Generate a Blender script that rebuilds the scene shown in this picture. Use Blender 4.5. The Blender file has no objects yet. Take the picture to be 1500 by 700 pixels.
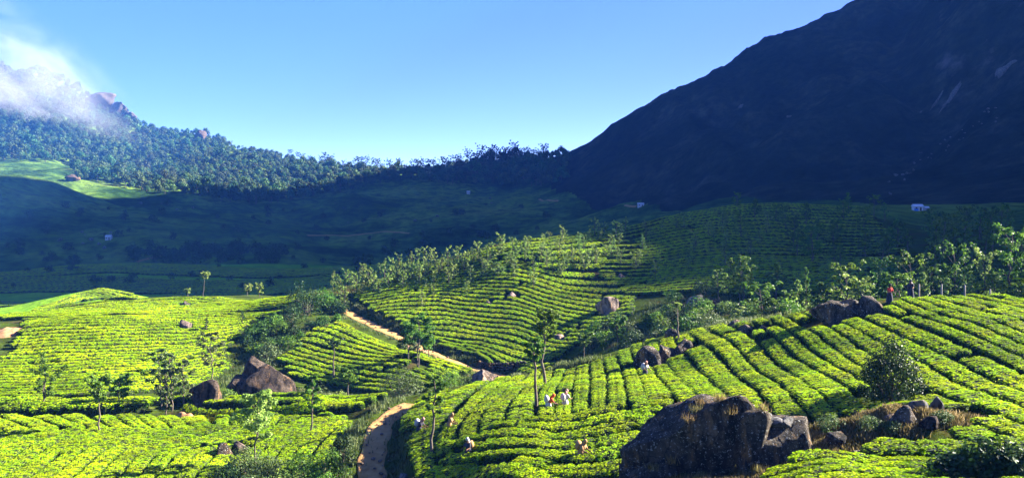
import bpy, math, random
import numpy as np
from mathutils import Vector

# ---------------------------------------------------------------- camera, world, sun, exposure
scene = bpy.context.scene
COL = scene.collection
FPX, HX, HY = 1299.0, 750.0, 300.0        # focal length and eye-level row, in photograph pixels (1500 x 700)
ZC = 40.0                                 # height of the eye
cam_data = bpy.data.cameras.new("camera")
cam = bpy.data.objects.new("camera", cam_data)
COL.objects.link(cam)
cam.location = (0, 0, ZC)
cam.rotation_euler = (math.radians(90), 0, 0)
cam_data.sensor_width = 36.0
cam_data.lens = 36.0 * FPX / 1500.0
cam_data.shift_y = -(350.0 - HY) / 1500.0
cam_data.clip_start = 0.5
cam_data.clip_end = 12000
scene.camera = cam

SUN_EL = math.radians(27.0)
SUN_AZ = math.radians(72.0)               # from straight ahead (+Y) towards the right (+X)
S_DIR = Vector((math.sin(SUN_AZ) * math.cos(SUN_EL), math.cos(SUN_AZ) * math.cos(SUN_EL), math.sin(SUN_EL)))
world = bpy.data.worlds.new("World")
scene.world = world
world.use_nodes = True
wn = world.node_tree
wn.nodes.clear()
w_out = wn.nodes.new("ShaderNodeOutputWorld")
w_bg = wn.nodes.new("ShaderNodeBackground")
w_sky = wn.nodes.new("ShaderNodeTexSky")
w_sky.sky_type = 'NISHITA'
w_sky.sun_disc = False
w_sky.sun_elevation = SUN_EL
w_sky.sun_rotation = SUN_AZ
w_sky.altitude = 1800
w_sky.air_density = 0.55
w_sky.dust_density = 0.25
w_sky.ozone_density = 3.0
w_hs = wn.nodes.new("ShaderNodeHueSaturation")
w_hs.inputs["Saturation"].default_value = 1.16
w_hs.inputs["Hue"].default_value = 0.528
wn.links.new(w_sky.outputs[0], w_hs.inputs["Color"])
wn.links.new(w_hs.outputs[0], w_bg.inputs["Color"])
w_bg.inputs["Strength"].default_value = 0.051
wn.links.new(w_bg.outputs[0], w_out.inputs["Surface"])

sun_data = bpy.data.lights.new("sun", 'SUN')
sun_data.energy = 5.0
sun_data.angle = math.radians(0.5)
sun_data.color = (1.0, 0.93, 0.80)
sun = bpy.data.objects.new("sun", sun_data)
COL.objects.link(sun)
sun.location = (60, 30, 120)
sun.rotation_euler = S_DIR.to_track_quat('Z', 'Y').to_euler()

scene.view_settings.view_transform = 'Standard'
scene.view_settings.look = 'None'
scene.view_settings.exposure = 3.15
scene.view_settings.gamma = 1.0
scene.render.engine = 'CYCLES'
scene.cycles.max_bounces = 5
scene.cycles.diffuse_bounces = 2
scene.cycles.glossy_bounces = 1
scene.cycles.transmission_bounces = 2
scene.cycles.transparent_max_bounces = 4
scene.cycles.volume_bounces = 0
scene.cycles.use_denoising = True

rng = np.random.default_rng(7)
random.seed(7)

# ---------------------------------------------------------------- the lie of the land
def smooth(a, b, x):
    t = np.clip((x - a) / (b - a), 0, 1)
    return t * t * (3 - 2 * t)

def hash2(i, j, s):
    h = (i.astype(np.int64) * 374761393 + j.astype(np.int64) * 668265263 + s * 1442695041) & 0x7fffffff
    h = ((h ^ (h >> 13)) * 1274126177) & 0x7fffffff
    return ((h ^ (h >> 16)) & 0xffff) / 65535.0

def vnoise(x, y, s=0):
    i, j = np.floor(x), np.floor(y)
    fx, fy = x - i, y - j
    fx, fy = fx * fx * (3 - 2 * fx), fy * fy * (3 - 2 * fy)
    a, b = hash2(i, j, s), hash2(i + 1, j, s)
    c, d = hash2(i, j + 1, s), hash2(i + 1, j + 1, s)
    return (a + (b - a) * fx + (c - a) * fy + (a - b - c + d) * fx * fy) * 2 - 1

def fbm(x, y, s=0, n=4):
    t, a = 0, 1.0
    for k in range(n):
        t = t + a * vnoise(x * 2 ** k + 17 * k, y * 2 ** k - 9 * k, s + k)
        a *= 0.5
    return t

# eye-line profiles: column -> (row, distance ahead in metres); each distance comes from the slope,
# the row pitch of the tea and the size of what stands there
PROF = {
 -420: [(1014,4),(923,25),(790,45),(690,68),(612,82),(600,90),(530,110),(480,128),(470,145),(458,185),(452,235),(400,350),(395,400),(400,480),(330,600),(235,760),(235,860),(215,1000),(160,1350),(90,1700),(160,2400)],
 0: [(1014,4),(923,25),(790,45),(690,66),(612,82),(600,88),(530,108),(478,125),(470,138),(462,175),(458,220),(402,350),(399,390),(403,450),(372,520),(300,640),(259,760),(275,850),(258,950),(232,1100),(190,1350),(110,1750),(160,2400)],
 75: [(690,66),(611,83),(599,88),(535,108),(474,127),(470,135),(459,160),(452,180),(456,205),(437,240),(452,275),(393,365),(390,395),(396,470),(345,580),(277,760),(280,850),(262,960),(238,1120),(190,1380),(110,1750),(170,2400)],
 150: [(1014,4),(923,25),(790,45),(690,66),(640,76),(610,84),(598,88),(540,108),(470,128),(466,133),(455,155),(441,183),(450,210),(423,238),(455,280),(389,370),(387,400),(396,460),(366,560),(331,680),(310,760),(276,950),(255,1120),(220,1350),(157,1700),(200,2400)],
 225: [(690,66),(609,85),(595,90),(540,112),(470,132),(464,137),(454,158),(437,190),(452,225),(452,280),(388,380),(387,410),(392,480),(363,560),(322,700),(300,850),(283,1000),(255,1300),(193,1680),(240,2400)],
 300: [(1014,4),(923,25),(790,45),(690,66),(640,76),(608,86),(590,92),(540,115),(472,137),(463,141),(453,158),(436,198),(450,240),(428,300),(387,420),(385,450),(390,520),(350,640),(320,760),(293,950),(285,1050),(250,1300),(201,1650),(240,2400)],
 375: [(690,66),(608,83),(586,92),(578,100),(520,122),(470,138),(455,146),(444,165),(433,190),(448,240),(426,300),(387,430),(368,480),(352,520),(356,600),(318,760),(296,1000),(255,1300),(225,1600),(260,2400)],
 450: [(1014,4),(923,25),(790,45),(690,66),(620,78),(607,82),(590,86),(581,92),(583,102),(560,112),(478,132),(455,142),(432,160),(445,200),(425,270),(389,420),(372,480),(375,560),(330,760),(296,1000),(262,1300),(240,1550),(270,2400)],
 525: [(690,64),(607,82),(583,92),(586,102),(570,108),(500,126),(460,142),(422,158),(436,200),(422,270),(388,400),(386,450),(384,560),(330,760),(285,1050),(260,1300),(250,1500),(275,2400)],
 600: [(1014,4),(923,25),(780,45),(690,61),(620,71),(583,84),(588,98),(565,106),(530,114),(495,130),(440,146),(400,162),(415,200),(398,280),(381,400),(384,480),(376,600),(310,850),(270,1150),(258,1350),(254,1450),(280,2400)],
 675: [(745,53),(690,58),(630,65),(600,72),(566,85),(578,100),(552,112),(520,124),(470,137),(420,150),(379,162),(400,200),(395,300),(382,480),(372,600),(310,850),(272,1150),(252,1350),(246,1420),(280,2400)],
 750: [(1014,4),(880,25),(760,47),(700,53),(640,60),(600,67),(552,88),(562,102),(546,115),(480,131),(430,143),(365,160),(390,200),(390,320),(375,520),(310,850),(268,1150),(245,1330),(235,1400),(280,2400)],
 825: [(720,50),(650,58),(600,66),(560,80),(535,92),(548,106),(530,116),(480,129),(420,146),(350,168),(380,210),(372,400),(345,600),(300,850),(255,1100),(224,1250),(270,2200)],
 900: [(1014,4),(860,25),(740,45),(700,49),(620,59),(570,70),(520,88),(525,103),(500,113),(450,133),(400,151),(338,178),(372,230),(360,420),(330,600),(295,800),(225,1000),(183,1120),(260,2200)],
 975: [(700,45),(620,57),(560,71),(520,82),(494,91),(502,105),(478,114),(440,131),(390,155),(320,190),(350,250),(335,430),(300,640),(214,860),(141,1080),(240,2200)],
 1050: [(1014,4),(850,25),(720,43),(690,47),(600,57),(530,73),(480,88),(492,102),(462,115),(400,143),(350,170),(305,203),(330,270),(305,500),(290,600),(184,860),(106,1060),(220,2200)],
 1125: [(720,42),(660,48),(600,55),(530,70),(468,86),(485,102),(465,113),(400,143),(345,180),(299,215),(315,280),(296,480),(240,660),(145,880),(70,1040),(200,2200)],
 1200: [(1014,4),(800,25),(700,41),(640,48),(560,59),(500,70),(455,81),(475,98),(455,112),(400,140),(345,185),(300,230),(305,330),(280,480),(200,680),(100,900),(46,1020),(160,2200)],
 1275: [(700,41),(640,48),(560,57),(500,67),(444,79),(468,96),(440,113),(380,150),(335,200),(302,250),(300,380),(262,500),(160,720),(52,960),(6,1040),(100,2200)],
 1350: [(1014,4),(793,25),(690,40),(630,47),(580,53),(500,64),(437,76),(465,94),(430,110),(370,150),(330,210),(306,330),(270,430),(240,520),(235,620),(130,780),(15,1000),(-50,1120),(60,2200)],
 1425: [(690,40),(630,46),(580,52),(500,62),(437,74),(460,90),(425,104),(365,150),(325,220),(275,380),(195,560),(205,660),(100,820),(-60,1020),(-140,1150),(0,2200)],
 1500: [(1014,4),(793,25),(690,39),(630,45),(580,51),(500,61),(445,71),(462,86),(418,99),(350,150),(305,230),(245,400),(140,590),(150,680),(40,840),(-120,1050),(-200,1180),(-60,2200)],
 1950: [(1014,4),(793,25),(690,39),(600,50),(520,62),(470,75),(455,95),(400,140),(300,230),(180,400),(0,600),(-200,850),(-400,1100),(-300,2200)],
}
for px, lst in PROF.items():                # the far side falls away behind each skyline
    py, d = lst[-2]
    lst[-1:-1] = [(py + 7, d * 1.10), (py + 26, d * 1.24)]
pts, val = [], []
for px, lst in PROF.items():
    u = (px - HX) / FPX
    c = math.sqrt(1 + u * u)
    for py, d in lst:
        pts.append((math.atan(u) * 1.35, math.log(d * c)))
        val.append((HY - py) / FPX / c)
for a in (-100, -70, 70, 100):
    for r, t in ((4, -.55), (12, -.5), (30, -.40), (60, -.27), (100, -.2), (200, -.1), (500, -.02), (1200, .12), (2500, .08)):
        pts.append((math.radians(a) * 1.35, math.log(r)))
        val.append(t if a < 0 else t + (.12 if r > 100 else 0.02))
pts, val = np.array(pts), np.array(val)

def tps_k(d2):
    return 0.5 * d2 * np.log(d2 + 1e-12)
_n = len(pts)
_D = ((pts[:, None, :] - pts[None]) ** 2).sum(-1)
_A = np.zeros((_n + 3, _n + 3))
_A[:_n, :_n] = tps_k(_D) + np.eye(_n) * 2e-5
_A[:_n, _n] = 1
_A[:_n, _n + 1:] = pts
_A[_n:, :_n] = _A[:_n, _n:].T
_w = np.linalg.solve(_A, np.concatenate([val, np.zeros(3)]))

def tps(q):
    out = np.empty(len(q))
    for s in range(0, len(q), 20000):
        e = q[s:s + 20000]
        d2 = ((e[:, None, 0] - pts[None, :, 0]) ** 2 + (e[:, None, 1] - pts[None, :, 1]) ** 2)
        out[s:s + 20000] = tps_k(d2) @ _w[:_n] + _w[_n] + e @ _w[_n + 1:]
    return out

# coarse lattice of the smooth land in (azimuth, ln distance), read back bilinearly
LA = np.radians(np.linspace(-100, 100, 361))
LR = np.linspace(math.log(3.0), math.log(2600.0), 420)
_g = np.stack(np.meshgrid(LA * 1.35, LR, indexing='ij'), -1).reshape(-1, 2)
LT = tps(_g).reshape(len(LA), len(LR))

def bil(T, A, R, a, r):
    fa = np.clip((a - A[0]) / (A[1] - A[0]), 0, len(A) - 1.001)
    fr = np.clip((r - R[0]) / (R[1] - R[0]), 0, len(R) - 1.001)
    i, j = fa.astype(int), fr.astype(int)
    x, y = fa - i, fr - j
    return (T[i, j] * (1 - x) * (1 - y) + T[i + 1, j] * x * (1 - y) + T[i, j + 1] * (1 - x) * y + T[i + 1, j + 1] * x * y)

# unseen ridge beyond the right of frame, crest heights shaped to shade the valley
SHADE_RIDGE = np.array([(600., 215., 215.), (600., 236., 262.), (600., 250., 278.), (600., 265., 286.), (600., 280., 289.), (600., 300., 296.), (600., 320., 301.), (600., 336., 304.),
                  (600., 352., 308.), (600., 366., 319.), (600., 384., 325.), (600., 400., 333.), (600., 448., 347.), (600., 480., 352.), (600., 512., 368.), (600., 528., 396.),
                  (600., 592., 422.), (600., 640., 430.), (600., 700., 440.), (600., 752., 458.), (630., 825., 502.), (664., 898., 542.), (711., 999., 612.), (758., 1101., 672.),
                  (805., 1203., 664.), (846., 1290., 668.), (880., 1362., 652.), (930., 1480., 636.), (1060., 1850., 660.)])

def seg_dist(x, y, P):
    best, tz = np.full(x.shape, 1e9), np.zeros(x.shape)
    for k in range(len(P) - 1):
        ax, ay, az = P[k][:3]
        bx, by, bz = P[k + 1][:3]
        t = np.clip(((x - ax) * (bx - ax) + (y - ay) * (by - ay)) / ((bx - ax) ** 2 + (by - ay) ** 2), 0, 1)
        d = np.hypot(x - ax - t * (bx - ax), y - ay - t * (by - ay))
        m = d < best
        best = np.where(m, d, best)
        tz = np.where(m, az + t * (bz - az), tz)
    return best, tz

def z_smooth(x, y):
    x, y = np.asarray(x, float), np.asarray(y, float)
    r = np.hypot(x, y)
    t = bil(LT, LA, LR, np.arctan2(x, y), np.log(np.maximum(r, 3.0)))
    z = t * np.maximum(r, 3.0)
    far = smooth(260, 700, r)
    n = fbm(x / 170, y / 170, 3, 5)
    n2 = 1 - np.abs(fbm(x / 90 + 5, y / 90, 11, 4))
    z = z + far * (n * 6.0 + (n2 - .6) * 5.0 * smooth(500, 900, r))
    # gullies and ribs down the big mountain
    mt = smooth(420, 700, r) * smooth(.0, .22, x / np.maximum(y, 1.))
    rib = 1 - np.abs(fbm(x / 70 + .3 * fbm(x / 200, y / 200, 61, 2), y / 110, 63, 4))
    z = z + mt * ((rib - .62) * 15 + 3.0 * fbm(x / 22, y / 22, 67, 3))
    z = z + .22 * fbm(x / 9, y / 9, 21, 3) * smooth(20, 60, r)
    # undulating valley floor
    val_m = smooth(420, 560, r) * (1 - smooth(900, 1200, r)) * (1 - smooth(250, 420, x))
    z = z + val_m * (4.5 * fbm(x / 85, y / 85, 33, 3) + 5.0 * (.55 - np.abs(fbm(x / 120 + 3, y / 95, 37, 3))))
    d, rz = seg_dist(x, y, SHADE_RIDGE)
    rg = rz - d * 1.35 + 7 * fbm(x / 60, y / 60, 41, 4) * smooth(30, 120, d)
    k = 14.0
    h = np.clip(.5 + .5 * (rg - z) / k, 0, 1)
    z = z * (1 - h) + rg * h + k * h * (1 - h)
    return z + ZC

# ------------ visible-surface lookup: pixel -> first point of the land along that line of sight
_RR = np.exp(np.linspace(math.log(6), math.log(2500), 2200))
_PX = np.arange(-160, 1801, 4.0)
_U = (_PX - HX) / FPX
_CQ = np.sqrt(1 + _U * _U)
_TX, _TY = _RR[None] * (_U / _CQ)[:, None], _RR[None] / _CQ[:, None]
_ROWS = np.minimum.accumulate(HY - FPX * (z_smooth(_TX, _TY) - ZC) / _TY, axis=1)

def cast(px, py):
    u = (px - HX) / FPX
    c = math.sqrt(1 + u * u)
    f = min(max((px - _PX[0]) / 4.0, 0), len(_PX) - 1.001)
    i = int(f); f -= i
    rows = _ROWS[i] * (1 - f) + _ROWS[i + 1] * f
    k = int(np.searchsorted(-rows, -py))
    if k >= len(rows):
        r = _RR[-1]
    elif k == 0:
        r = _RR[0]
    else:
        q = (rows[k - 1] - py) / max(rows[k - 1] - rows[k], 1e-6)
        r = _RR[k - 1] + q * (_RR[k] - _RR[k - 1])
    return r * u / c, r / c

def at(px, d):                              # a point d metres ahead in pixel column px
    return (px - HX) / FPX * d, d

# ---------------------------------------------------------------- materials
def mat_new(name):
    m = bpy.data.materials.new(name)
    m.use_nodes = True
    nt = m.node_tree
    nt.nodes.clear()
    return m, nt, nt.nodes.new, nt.links.new

def ramp(nt, stops, interp='LINEAR'):
    n = nt.nodes.new("ShaderNodeValToRGB")
    n.color_ramp.interpolation = interp
    el = n.color_ramp.elements
    while len(el) < len(stops):
        el.new(0.5)
    for e, (p, c) in zip(el, stops):
        e.position = p
        e.color = (*c, 1) if len(c) == 3 else c
    return n

def noise_node(nt, scale, detail=4, rough=.6, vec=None):
    n = nt.nodes.new("ShaderNodeTexNoise")
    n.inputs["Scale"].default_value = scale
    n.inputs["Detail"].default_value = detail
    n.inputs["Roughness"].default_value = rough
    if vec is not None:
        nt.links.new(vec, n.inputs["Vector"])
    return n

def leaf_material(name, stops, translucent=.35, spec=.25, rough=.45, hue=.02, valvar=.25, patchy=None):
    """leaf colour from the per-leaf 'tint' and a slight shift from plant to plant"""
    m, nt, N, L = mat_new(name)
    out = N("ShaderNodeOutputMaterial")
    at_ = N("ShaderNodeAttribute"); at_.attribute_name = "tint"
    rp = ramp(nt, stops)
    L(at_.outputs["Fac"], rp.inputs[0])
    oi = N("ShaderNodeObjectInfo")
    hs = N("ShaderNodeHueSaturation")
    mr = N("ShaderNodeMapRange"); mr.inputs[3].default_value = .5 - hue; mr.inputs[4].default_value = .5 + hue
    L(oi.outputs["Random"], mr.inputs[0]); L(mr.outputs[0], hs.inputs["Hue"])
    ml = N("ShaderNodeMath"); ml.operation = 'MULTIPLY'; ml.inputs[1].default_value = 7.31
    fr = N("ShaderNodeMath"); fr.operation = 'FRACT'
    L(oi.outputs["Random"], ml.inputs[0]); L(ml.outputs[0], fr.inputs[0])
    mr2 = N("ShaderNodeMapRange"); mr2.inputs[3].default_value = 1 - valvar; mr2.inputs[4].default_value = 1 + valvar
    L(fr.outputs[0], mr2.inputs[0]); L(mr2.outputs[0], hs.inputs["Value"])
    L(rp.outputs[0], hs.inputs["Color"])
    if patchy:                              # blocks plucked at different times
        pn = noise_node(nt, patchy, 3, .55, N("ShaderNodeNewGeometry").outputs["Position"])
        pr = ramp(nt, [(.32, (.68, .76, .7)), (.5, (1.05, 1.05, 1.0)), (.68, (1.35, 1.25, 1.0))]); L(pn.outputs["Fac"], pr.inputs[0])
        pm = N("ShaderNodeMixRGB"); pm.blend_type = 'MULTIPLY'; pm.inputs["Fac"].default_value = 1
        L(hs.outputs[0], pm.inputs["Color1"]); L(pr.outputs[0], pm.inputs["Color2"]); hs = pm
    p = N("ShaderNodeBsdfPrincipled")
    p.inputs["Roughness"].default_value = rough
    p.inputs["Specular IOR Level"].default_value = spec
    L(hs.outputs[0], p.inputs["Base Color"])
    t = N("ShaderNodeBsdfTranslucent")
    L(hs.outputs[0], t.inputs["Color"])
    mx = N("ShaderNodeMixShader"); mx.inputs[0].default_value = translucent
    L(p.outputs[0], mx.inputs[1]); L(t.outputs[0], mx.inputs[2]); L(mx.outputs[0], out.inputs["Surface"])
    return m

def solid_material(name, stops, scale=3.0, detail=5, rough=.9, bump=.3, bscale=None, spec=.2, obj_coords=False):
    m, nt, N, L = mat_new(name)
    out = N("ShaderNodeOutputMaterial")
    vec = None
    tc = N("ShaderNodeTexCoord")
    vec = tc.outputs["Object"] if obj_coords else N("ShaderNodeNewGeometry").outputs["Position"]
    nz = noise_node(nt, scale, detail, .65, vec)
    rp = ramp(nt, stops)
    L(nz.outputs["Fac"], rp.inputs[0])
    p = N("ShaderNodeBsdfPrincipled")
    p.inputs["Roughness"].default_value = rough
    p.inputs["Specular IOR Level"].default_value = spec
    L(rp.outputs[0], p.inputs["Base Color"])
    if bump:
        n2 = noise_node(nt, bscale or scale * 4, 6, .7, vec)
        b = N("ShaderNodeBump"); b.inputs["Strength"].default_value = bump; b.inputs["Distance"].default_value = .1
        L(n2.outputs["Fac"], b.inputs["Height"]); L(b.outputs[0], p.inputs["Normal"])
    L(p.outputs[0], out.inputs["Surface"])
    return m

def rock_material(name, dark, mid, light, lichen=.62, lichen_col=(.62, .62, .56)):
    m, nt, N, L = mat_new(name)
    out = N("ShaderNodeOutputMaterial")
    pos = N("ShaderNodeNewGeometry").outputs["Position"]
    n1 = noise_node(nt, .9, 8, .65, pos)
    r1 = ramp(nt, [(.30, dark), (.50, mid), (.72, light)])
    L(n1.outputs["Fac"], r1.inputs[0])
    mp = N("ShaderNodeMapping"); mp.inputs["Scale"].default_value = (1.6, 1.6, .35)
    L(pos, mp.inputs["Vector"])
    n3 = noise_node(nt, 1.2, 5, .6, mp.outputs[0])
    r3 = ramp(nt, [(.45, (0, 0, 0)), (.62, (1, 1, 1))])
    L(n3.outputs["Fac"], r3.inputs[0])
    mx0 = N("ShaderNodeMixRGB"); mx0.inputs["Color2"].default_value = (*[c * .45 for c in dark], 1)
    L(r3.outputs[0], mx0.inputs["Fac"]); L(r1.outputs[0], mx0.inputs["Color1"])
    n5 = noise_node(nt, .7, 5, .7, mp.outputs[0])
    r5 = ramp(nt, [(.56, (0, 0, 0)), (.66, (1, 1, 1))])
    L(n5.outputs["Fac"], r5.inputs[0])
    mx5 = N("ShaderNodeMixRGB"); mx5.inputs["Color2"].default_value = (light[0] * 1.25, light[1] * .95, light[2] * .55, 1)
    L(r5.outputs[0], mx5.inputs["Fac"]); L(mx0.outputs[0], mx5.inputs["Color1"]); mx0 = mx5
    n2 = noise_node(nt, 7.0, 7, .8, pos)
    r2 = ramp(nt, [(lichen, (0, 0, 0)), (lichen + .05, (1, 1, 1))])
    L(n2.outputs["Fac"], r2.inputs[0])
    mx = N("ShaderNodeMixRGB"); mx.inputs["Color2"].default_value = (*lichen_col, 1)
    L(r2.outputs[0], mx.inputs["Fac"]); L(mx0.outputs[0], mx.inputs["Color1"])
    vo = N("ShaderNodeTexVoronoi"); vo.feature = 'DISTANCE_TO_EDGE'; vo.inputs["Scale"].default_value = .75
    wv = N("ShaderNodeVectorMath"); wv.operation = 'MULTIPLY_ADD'; wv.inputs[1].default_value = (.9, .9, .9)
    wn_ = noise_node(nt, 1.3, 4, .6, pos); L(wn_.outputs["Color"], wv.inputs[0]); L(pos, wv.inputs[2]); L(wv.outputs[0], vo.inputs["Vector"])
    rv = ramp(nt, [(.0, (.18, .17, .16)), (.035, (1, 1, 1))]); L(vo.outputs[0], rv.inputs[0])
    mv = N("ShaderNodeMixRGB"); mv.blend_type = 'MULTIPLY'; mv.inputs["Fac"].default_value = .85
    L(mx.outputs[0], mv.inputs["Color1"]); L(rv.outputs[0], mv.inputs["Color2"]); mx = mv
    p = N("ShaderNodeBsdfPrincipled"); p.inputs["Roughness"].default_value = .9
    p.inputs["Specular IOR Level"].default_value = .15
    L(mx.outputs[0], p.inputs["Base Color"])
    nb = noise_node(nt, 3.0, 10, .75, pos)
    b = N("ShaderNodeBump"); b.inputs["Strength"].default_value = 1.0; b.inputs["Distance"].default_value = .45
    L(nb.outputs["Fac"], b.inputs["Height"]); L(b.outputs[0], p.inputs["Normal"])
    L(p.outputs[0], out.inputs["Surface"])
    return m

def land_material(name, stops, scale, stops2, scale2, bump=.4, bdist=.3, bscale=1.0, rock=None, contour=None):
    """two scales of ground cover, bare rock on the steep faces, planting rows along the contour where too far to build"""
    m, nt, N, L = mat_new(name)
    out = N("ShaderNodeOutputMaterial")
    geo = N("ShaderNodeNewGeometry")
    pos = geo.outputs["Position"]
    a = noise_node(nt, scale, 6, .6, pos)
    ra = ramp(nt, stops); L(a.outputs["Fac"], ra.inputs[0])
    b_ = noise_node(nt, scale2, 6, .7, pos)
    rb = ramp(nt, stops2); L(b_.outputs["Fac"], rb.inputs[0])
    mx = N("ShaderNodeMixRGB"); mx.blend_type = 'MULTIPLY'; mx.inputs["Fac"].default_value = 1
    L(ra.outputs[0], mx.inputs["Color1"]); L(rb.outputs[0], mx.inputs["Color2"])
    col = mx.outputs[0]
    if contour:
        sep = N("ShaderNodeSeparateXYZ"); L(pos, sep.inputs[0])
        wob = noise_node(nt, .03, 3, .5, pos)
        ad = N("ShaderNodeMath"); ad.operation = 'MULTIPLY_ADD'
        L(wob.outputs["Fac"], ad.inputs[0]); ad.inputs[1].default_value = 5.0; L(sep.outputs[2], ad.inputs[2])
        sn = N("ShaderNodeMath"); sn.operation = 'MULTIPLY'; L(ad.outputs[0], sn.inputs[0]); sn.inputs[1].default_value = contour
        s2 = N("ShaderNodeMath"); s2.operation = 'SINE'; L(sn.outputs[0], s2.inputs[0])
        rc = ramp(nt, [(.0, (.35, .38, .35)), (.45, (1, 1, 1))])
        mr = N("ShaderNodeMapRange"); mr.inputs[1].default_value = -1; L(s2.outputs[0], mr.inputs[0]); L(mr.outputs[0], rc.inputs[0])
        m3 = N("ShaderNodeMixRGB"); m3.blend_type = 'MULTIPLY'; m3.inputs["Fac"].default_value = .45
        L(col, m3.inputs["Color1"]); L(rc.outputs[0], m3.inputs["Color2"]); col = m3.outputs[0]
    if rock:
        sepn = N("ShaderNodeSeparateXYZ"); L(geo.outputs["Normal"], sepn.inputs[0])
        rn = noise_node(nt, .035, 6, .7, pos)
        ad = N("ShaderNodeMath"); ad.operation = 'MULTIPLY_ADD'
        L(rn.outputs["Fac"], ad.inputs[0]); ad.inputs[1].default_value = -.6; L(sepn.outputs[2], ad.inputs[2])
        rr = ramp(nt, [(rock[0], (1, 1, 1)), (rock[0] + .10, (0, 0, 0))])
        L(ad.outputs[0], rr.inputs[0])
        m4 = N("ShaderNodeMixRGB"); m4.inputs["Color2"].default_value = (*rock[1], 1)
        L(rr.outputs[0], m4.inputs["Fac"]); L(col, m4.inputs["Color1"]); col = m4.outputs[0]
    p = N("ShaderNodeBsdfPrincipled"); p.inputs["Roughness"].default_value = .95
    p.inputs["Specular IOR Level"].default_value = 0
    L(col, p.inputs["Base Color"])
    nb = noise_node(nt, bscale, 8, .7, pos)
    bp = N("ShaderNodeBump"); bp.inputs["Strength"].default_value = bump; bp.inputs["Distance"].default_value = bdist
    L(nb.outputs["Fac"], bp.inputs["Height"]); L(bp.outputs[0], p.inputs["Normal"])
    L(p.outputs[0], out.inputs["Surface"])
    return m

M = {}
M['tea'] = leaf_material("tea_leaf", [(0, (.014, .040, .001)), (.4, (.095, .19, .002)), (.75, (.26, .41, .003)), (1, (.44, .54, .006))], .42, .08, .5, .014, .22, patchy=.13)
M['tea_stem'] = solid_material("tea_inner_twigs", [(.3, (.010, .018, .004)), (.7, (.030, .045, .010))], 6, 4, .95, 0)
M['leaf_light'] = leaf_material("pale_tree_leaf", [(0, (.05, .09, .015)), (.5, (.17, .26, .045)), (1, (.36, .44, .11))], .4, .1, .45, .02, .25)
M['leaf_mid'] = leaf_material("green_tree_leaf", [(0, (.016, .045, .005)), (.5, (.07, .15, .015)), (1, (.20, .31, .035))], .4, .1, .45, .02, .25)
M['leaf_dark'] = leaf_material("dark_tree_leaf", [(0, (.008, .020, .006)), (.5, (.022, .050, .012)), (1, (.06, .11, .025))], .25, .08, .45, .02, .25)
M['leaf_scrub'] = leaf_material("scrub_leaf", [(0, (.02, .04, .008)), (.5, (.07, .11, .025)), (1, (.17, .20, .07))], .3, .2, .55, .03, .25)
M['leaf_forest'] = leaf_material("forest_leaf", [(0, (.007, .024, .006)), (.5, (.028, .072, .015)), (1, (.105, .165, .034))], .2, .2, .55, .045, .45)
M['bark'] = solid_material("grey_brown_bark", [(.3, (.05, .038, .028)), (.7, (.16, .125, .095))], 2.5, 5, .9, .5, 9)
M['rock'] = rock_material("lichen_dark_granite", (.024, .019, .015), (.072, .055, .040), (.20, .15, .10), .575)
M['rock_brown'] = rock_material("brown_weathered_granite", (.035, .026, .020), (.095, .068, .05), (.22, .16, .115), .64)
M['rock_tan_lit'] = rock_material("sunlit_tan_granite", (.10, .075, .06), (.24, .175, .14), (.40, .31, .25), .68)  # tan granite variant; the sunlit look of lit boulders is in its colour
M['rock_grey'] = rock_material("bare_grey_granite", (.09, .088, .085), (.16, .155, .15), (.26, .25, .24), .66)
M['dirt'] = solid_material("packed_orange_dirt", [(.25, (.20, .105, .034)), (.5, (.36, .195, .062)), (.8, (.50, .30, .105))], .9, 8, .95, .8, 3)
M['red_soil'] = solid_material("bare_red_soil", [(.3, (.20, .085, .035)), (.7, (.42, .24, .11))], 1.2, 6, .95, .6, 4)
M['soil'] = land_material("soil_under_tea", [(.36, (.060, .048, .020)), (.46, (.035, .050, .010)), (.62, (.055, .085, .014)), (.75, (.10, .11, .03))], .25, [(.3, (.6, .6, .6)), (.7, (1.2, 1.2, 1.0))], 2.5, .6, .25, 3.0)
M['grassland'] = land_material("valley_grass", [(.36, (.020, .050, .010)), (.47, (.058, .120, .018)), (.56, (.115, .19, .026)), (.68, (.17, .23, .038))], .012, [(.38, (.35, .38, .40)), (.52, (.9, .9, .9)), (.66, (1.4, 1.35, 1.2))], .10, 1.0, 2.5, .3, rock=(.30, (.17, .16, .15)))
M['far_tea'] = land_material("far_tea_slopes", [(.32, (.08, .20, .010)), (.5, (.16, .33, .016)), (.68, (.27, .42, .025))], .02, [(.3, (.6, .6, .6)), (.65, (1.1, 1.1, 1.1))], .5, .9, .8, .6, contour=8.0)  # albedo raised to stand in for soft partial sun on this shaded slope
M['mountain'] = land_material("mountain_scrub", [(.34, (.006, .010, .006)), (.5, (.016, .021, .012)), (.64, (.036, .040, .024))], .013, [(.36, (.3, .33, .33)), (.52, (.9, .9, .9)), (.66, (1.6, 1.55, 1.45))], .10, 1.0, 4.0, .15, rock=(.12, (.11, .10, .095)))  # scrub colour darkened so the mountain's shade reads deeper
M['dry_grass'] = leaf_material("dry_grass_blade", [(0, (.05, .05, .015)), (.4, (.15, .13, .04)), (.75, (.28, .22, .08)), (1, (.44, .35, .16))], .3, .1, .7, .03, .2)

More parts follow.
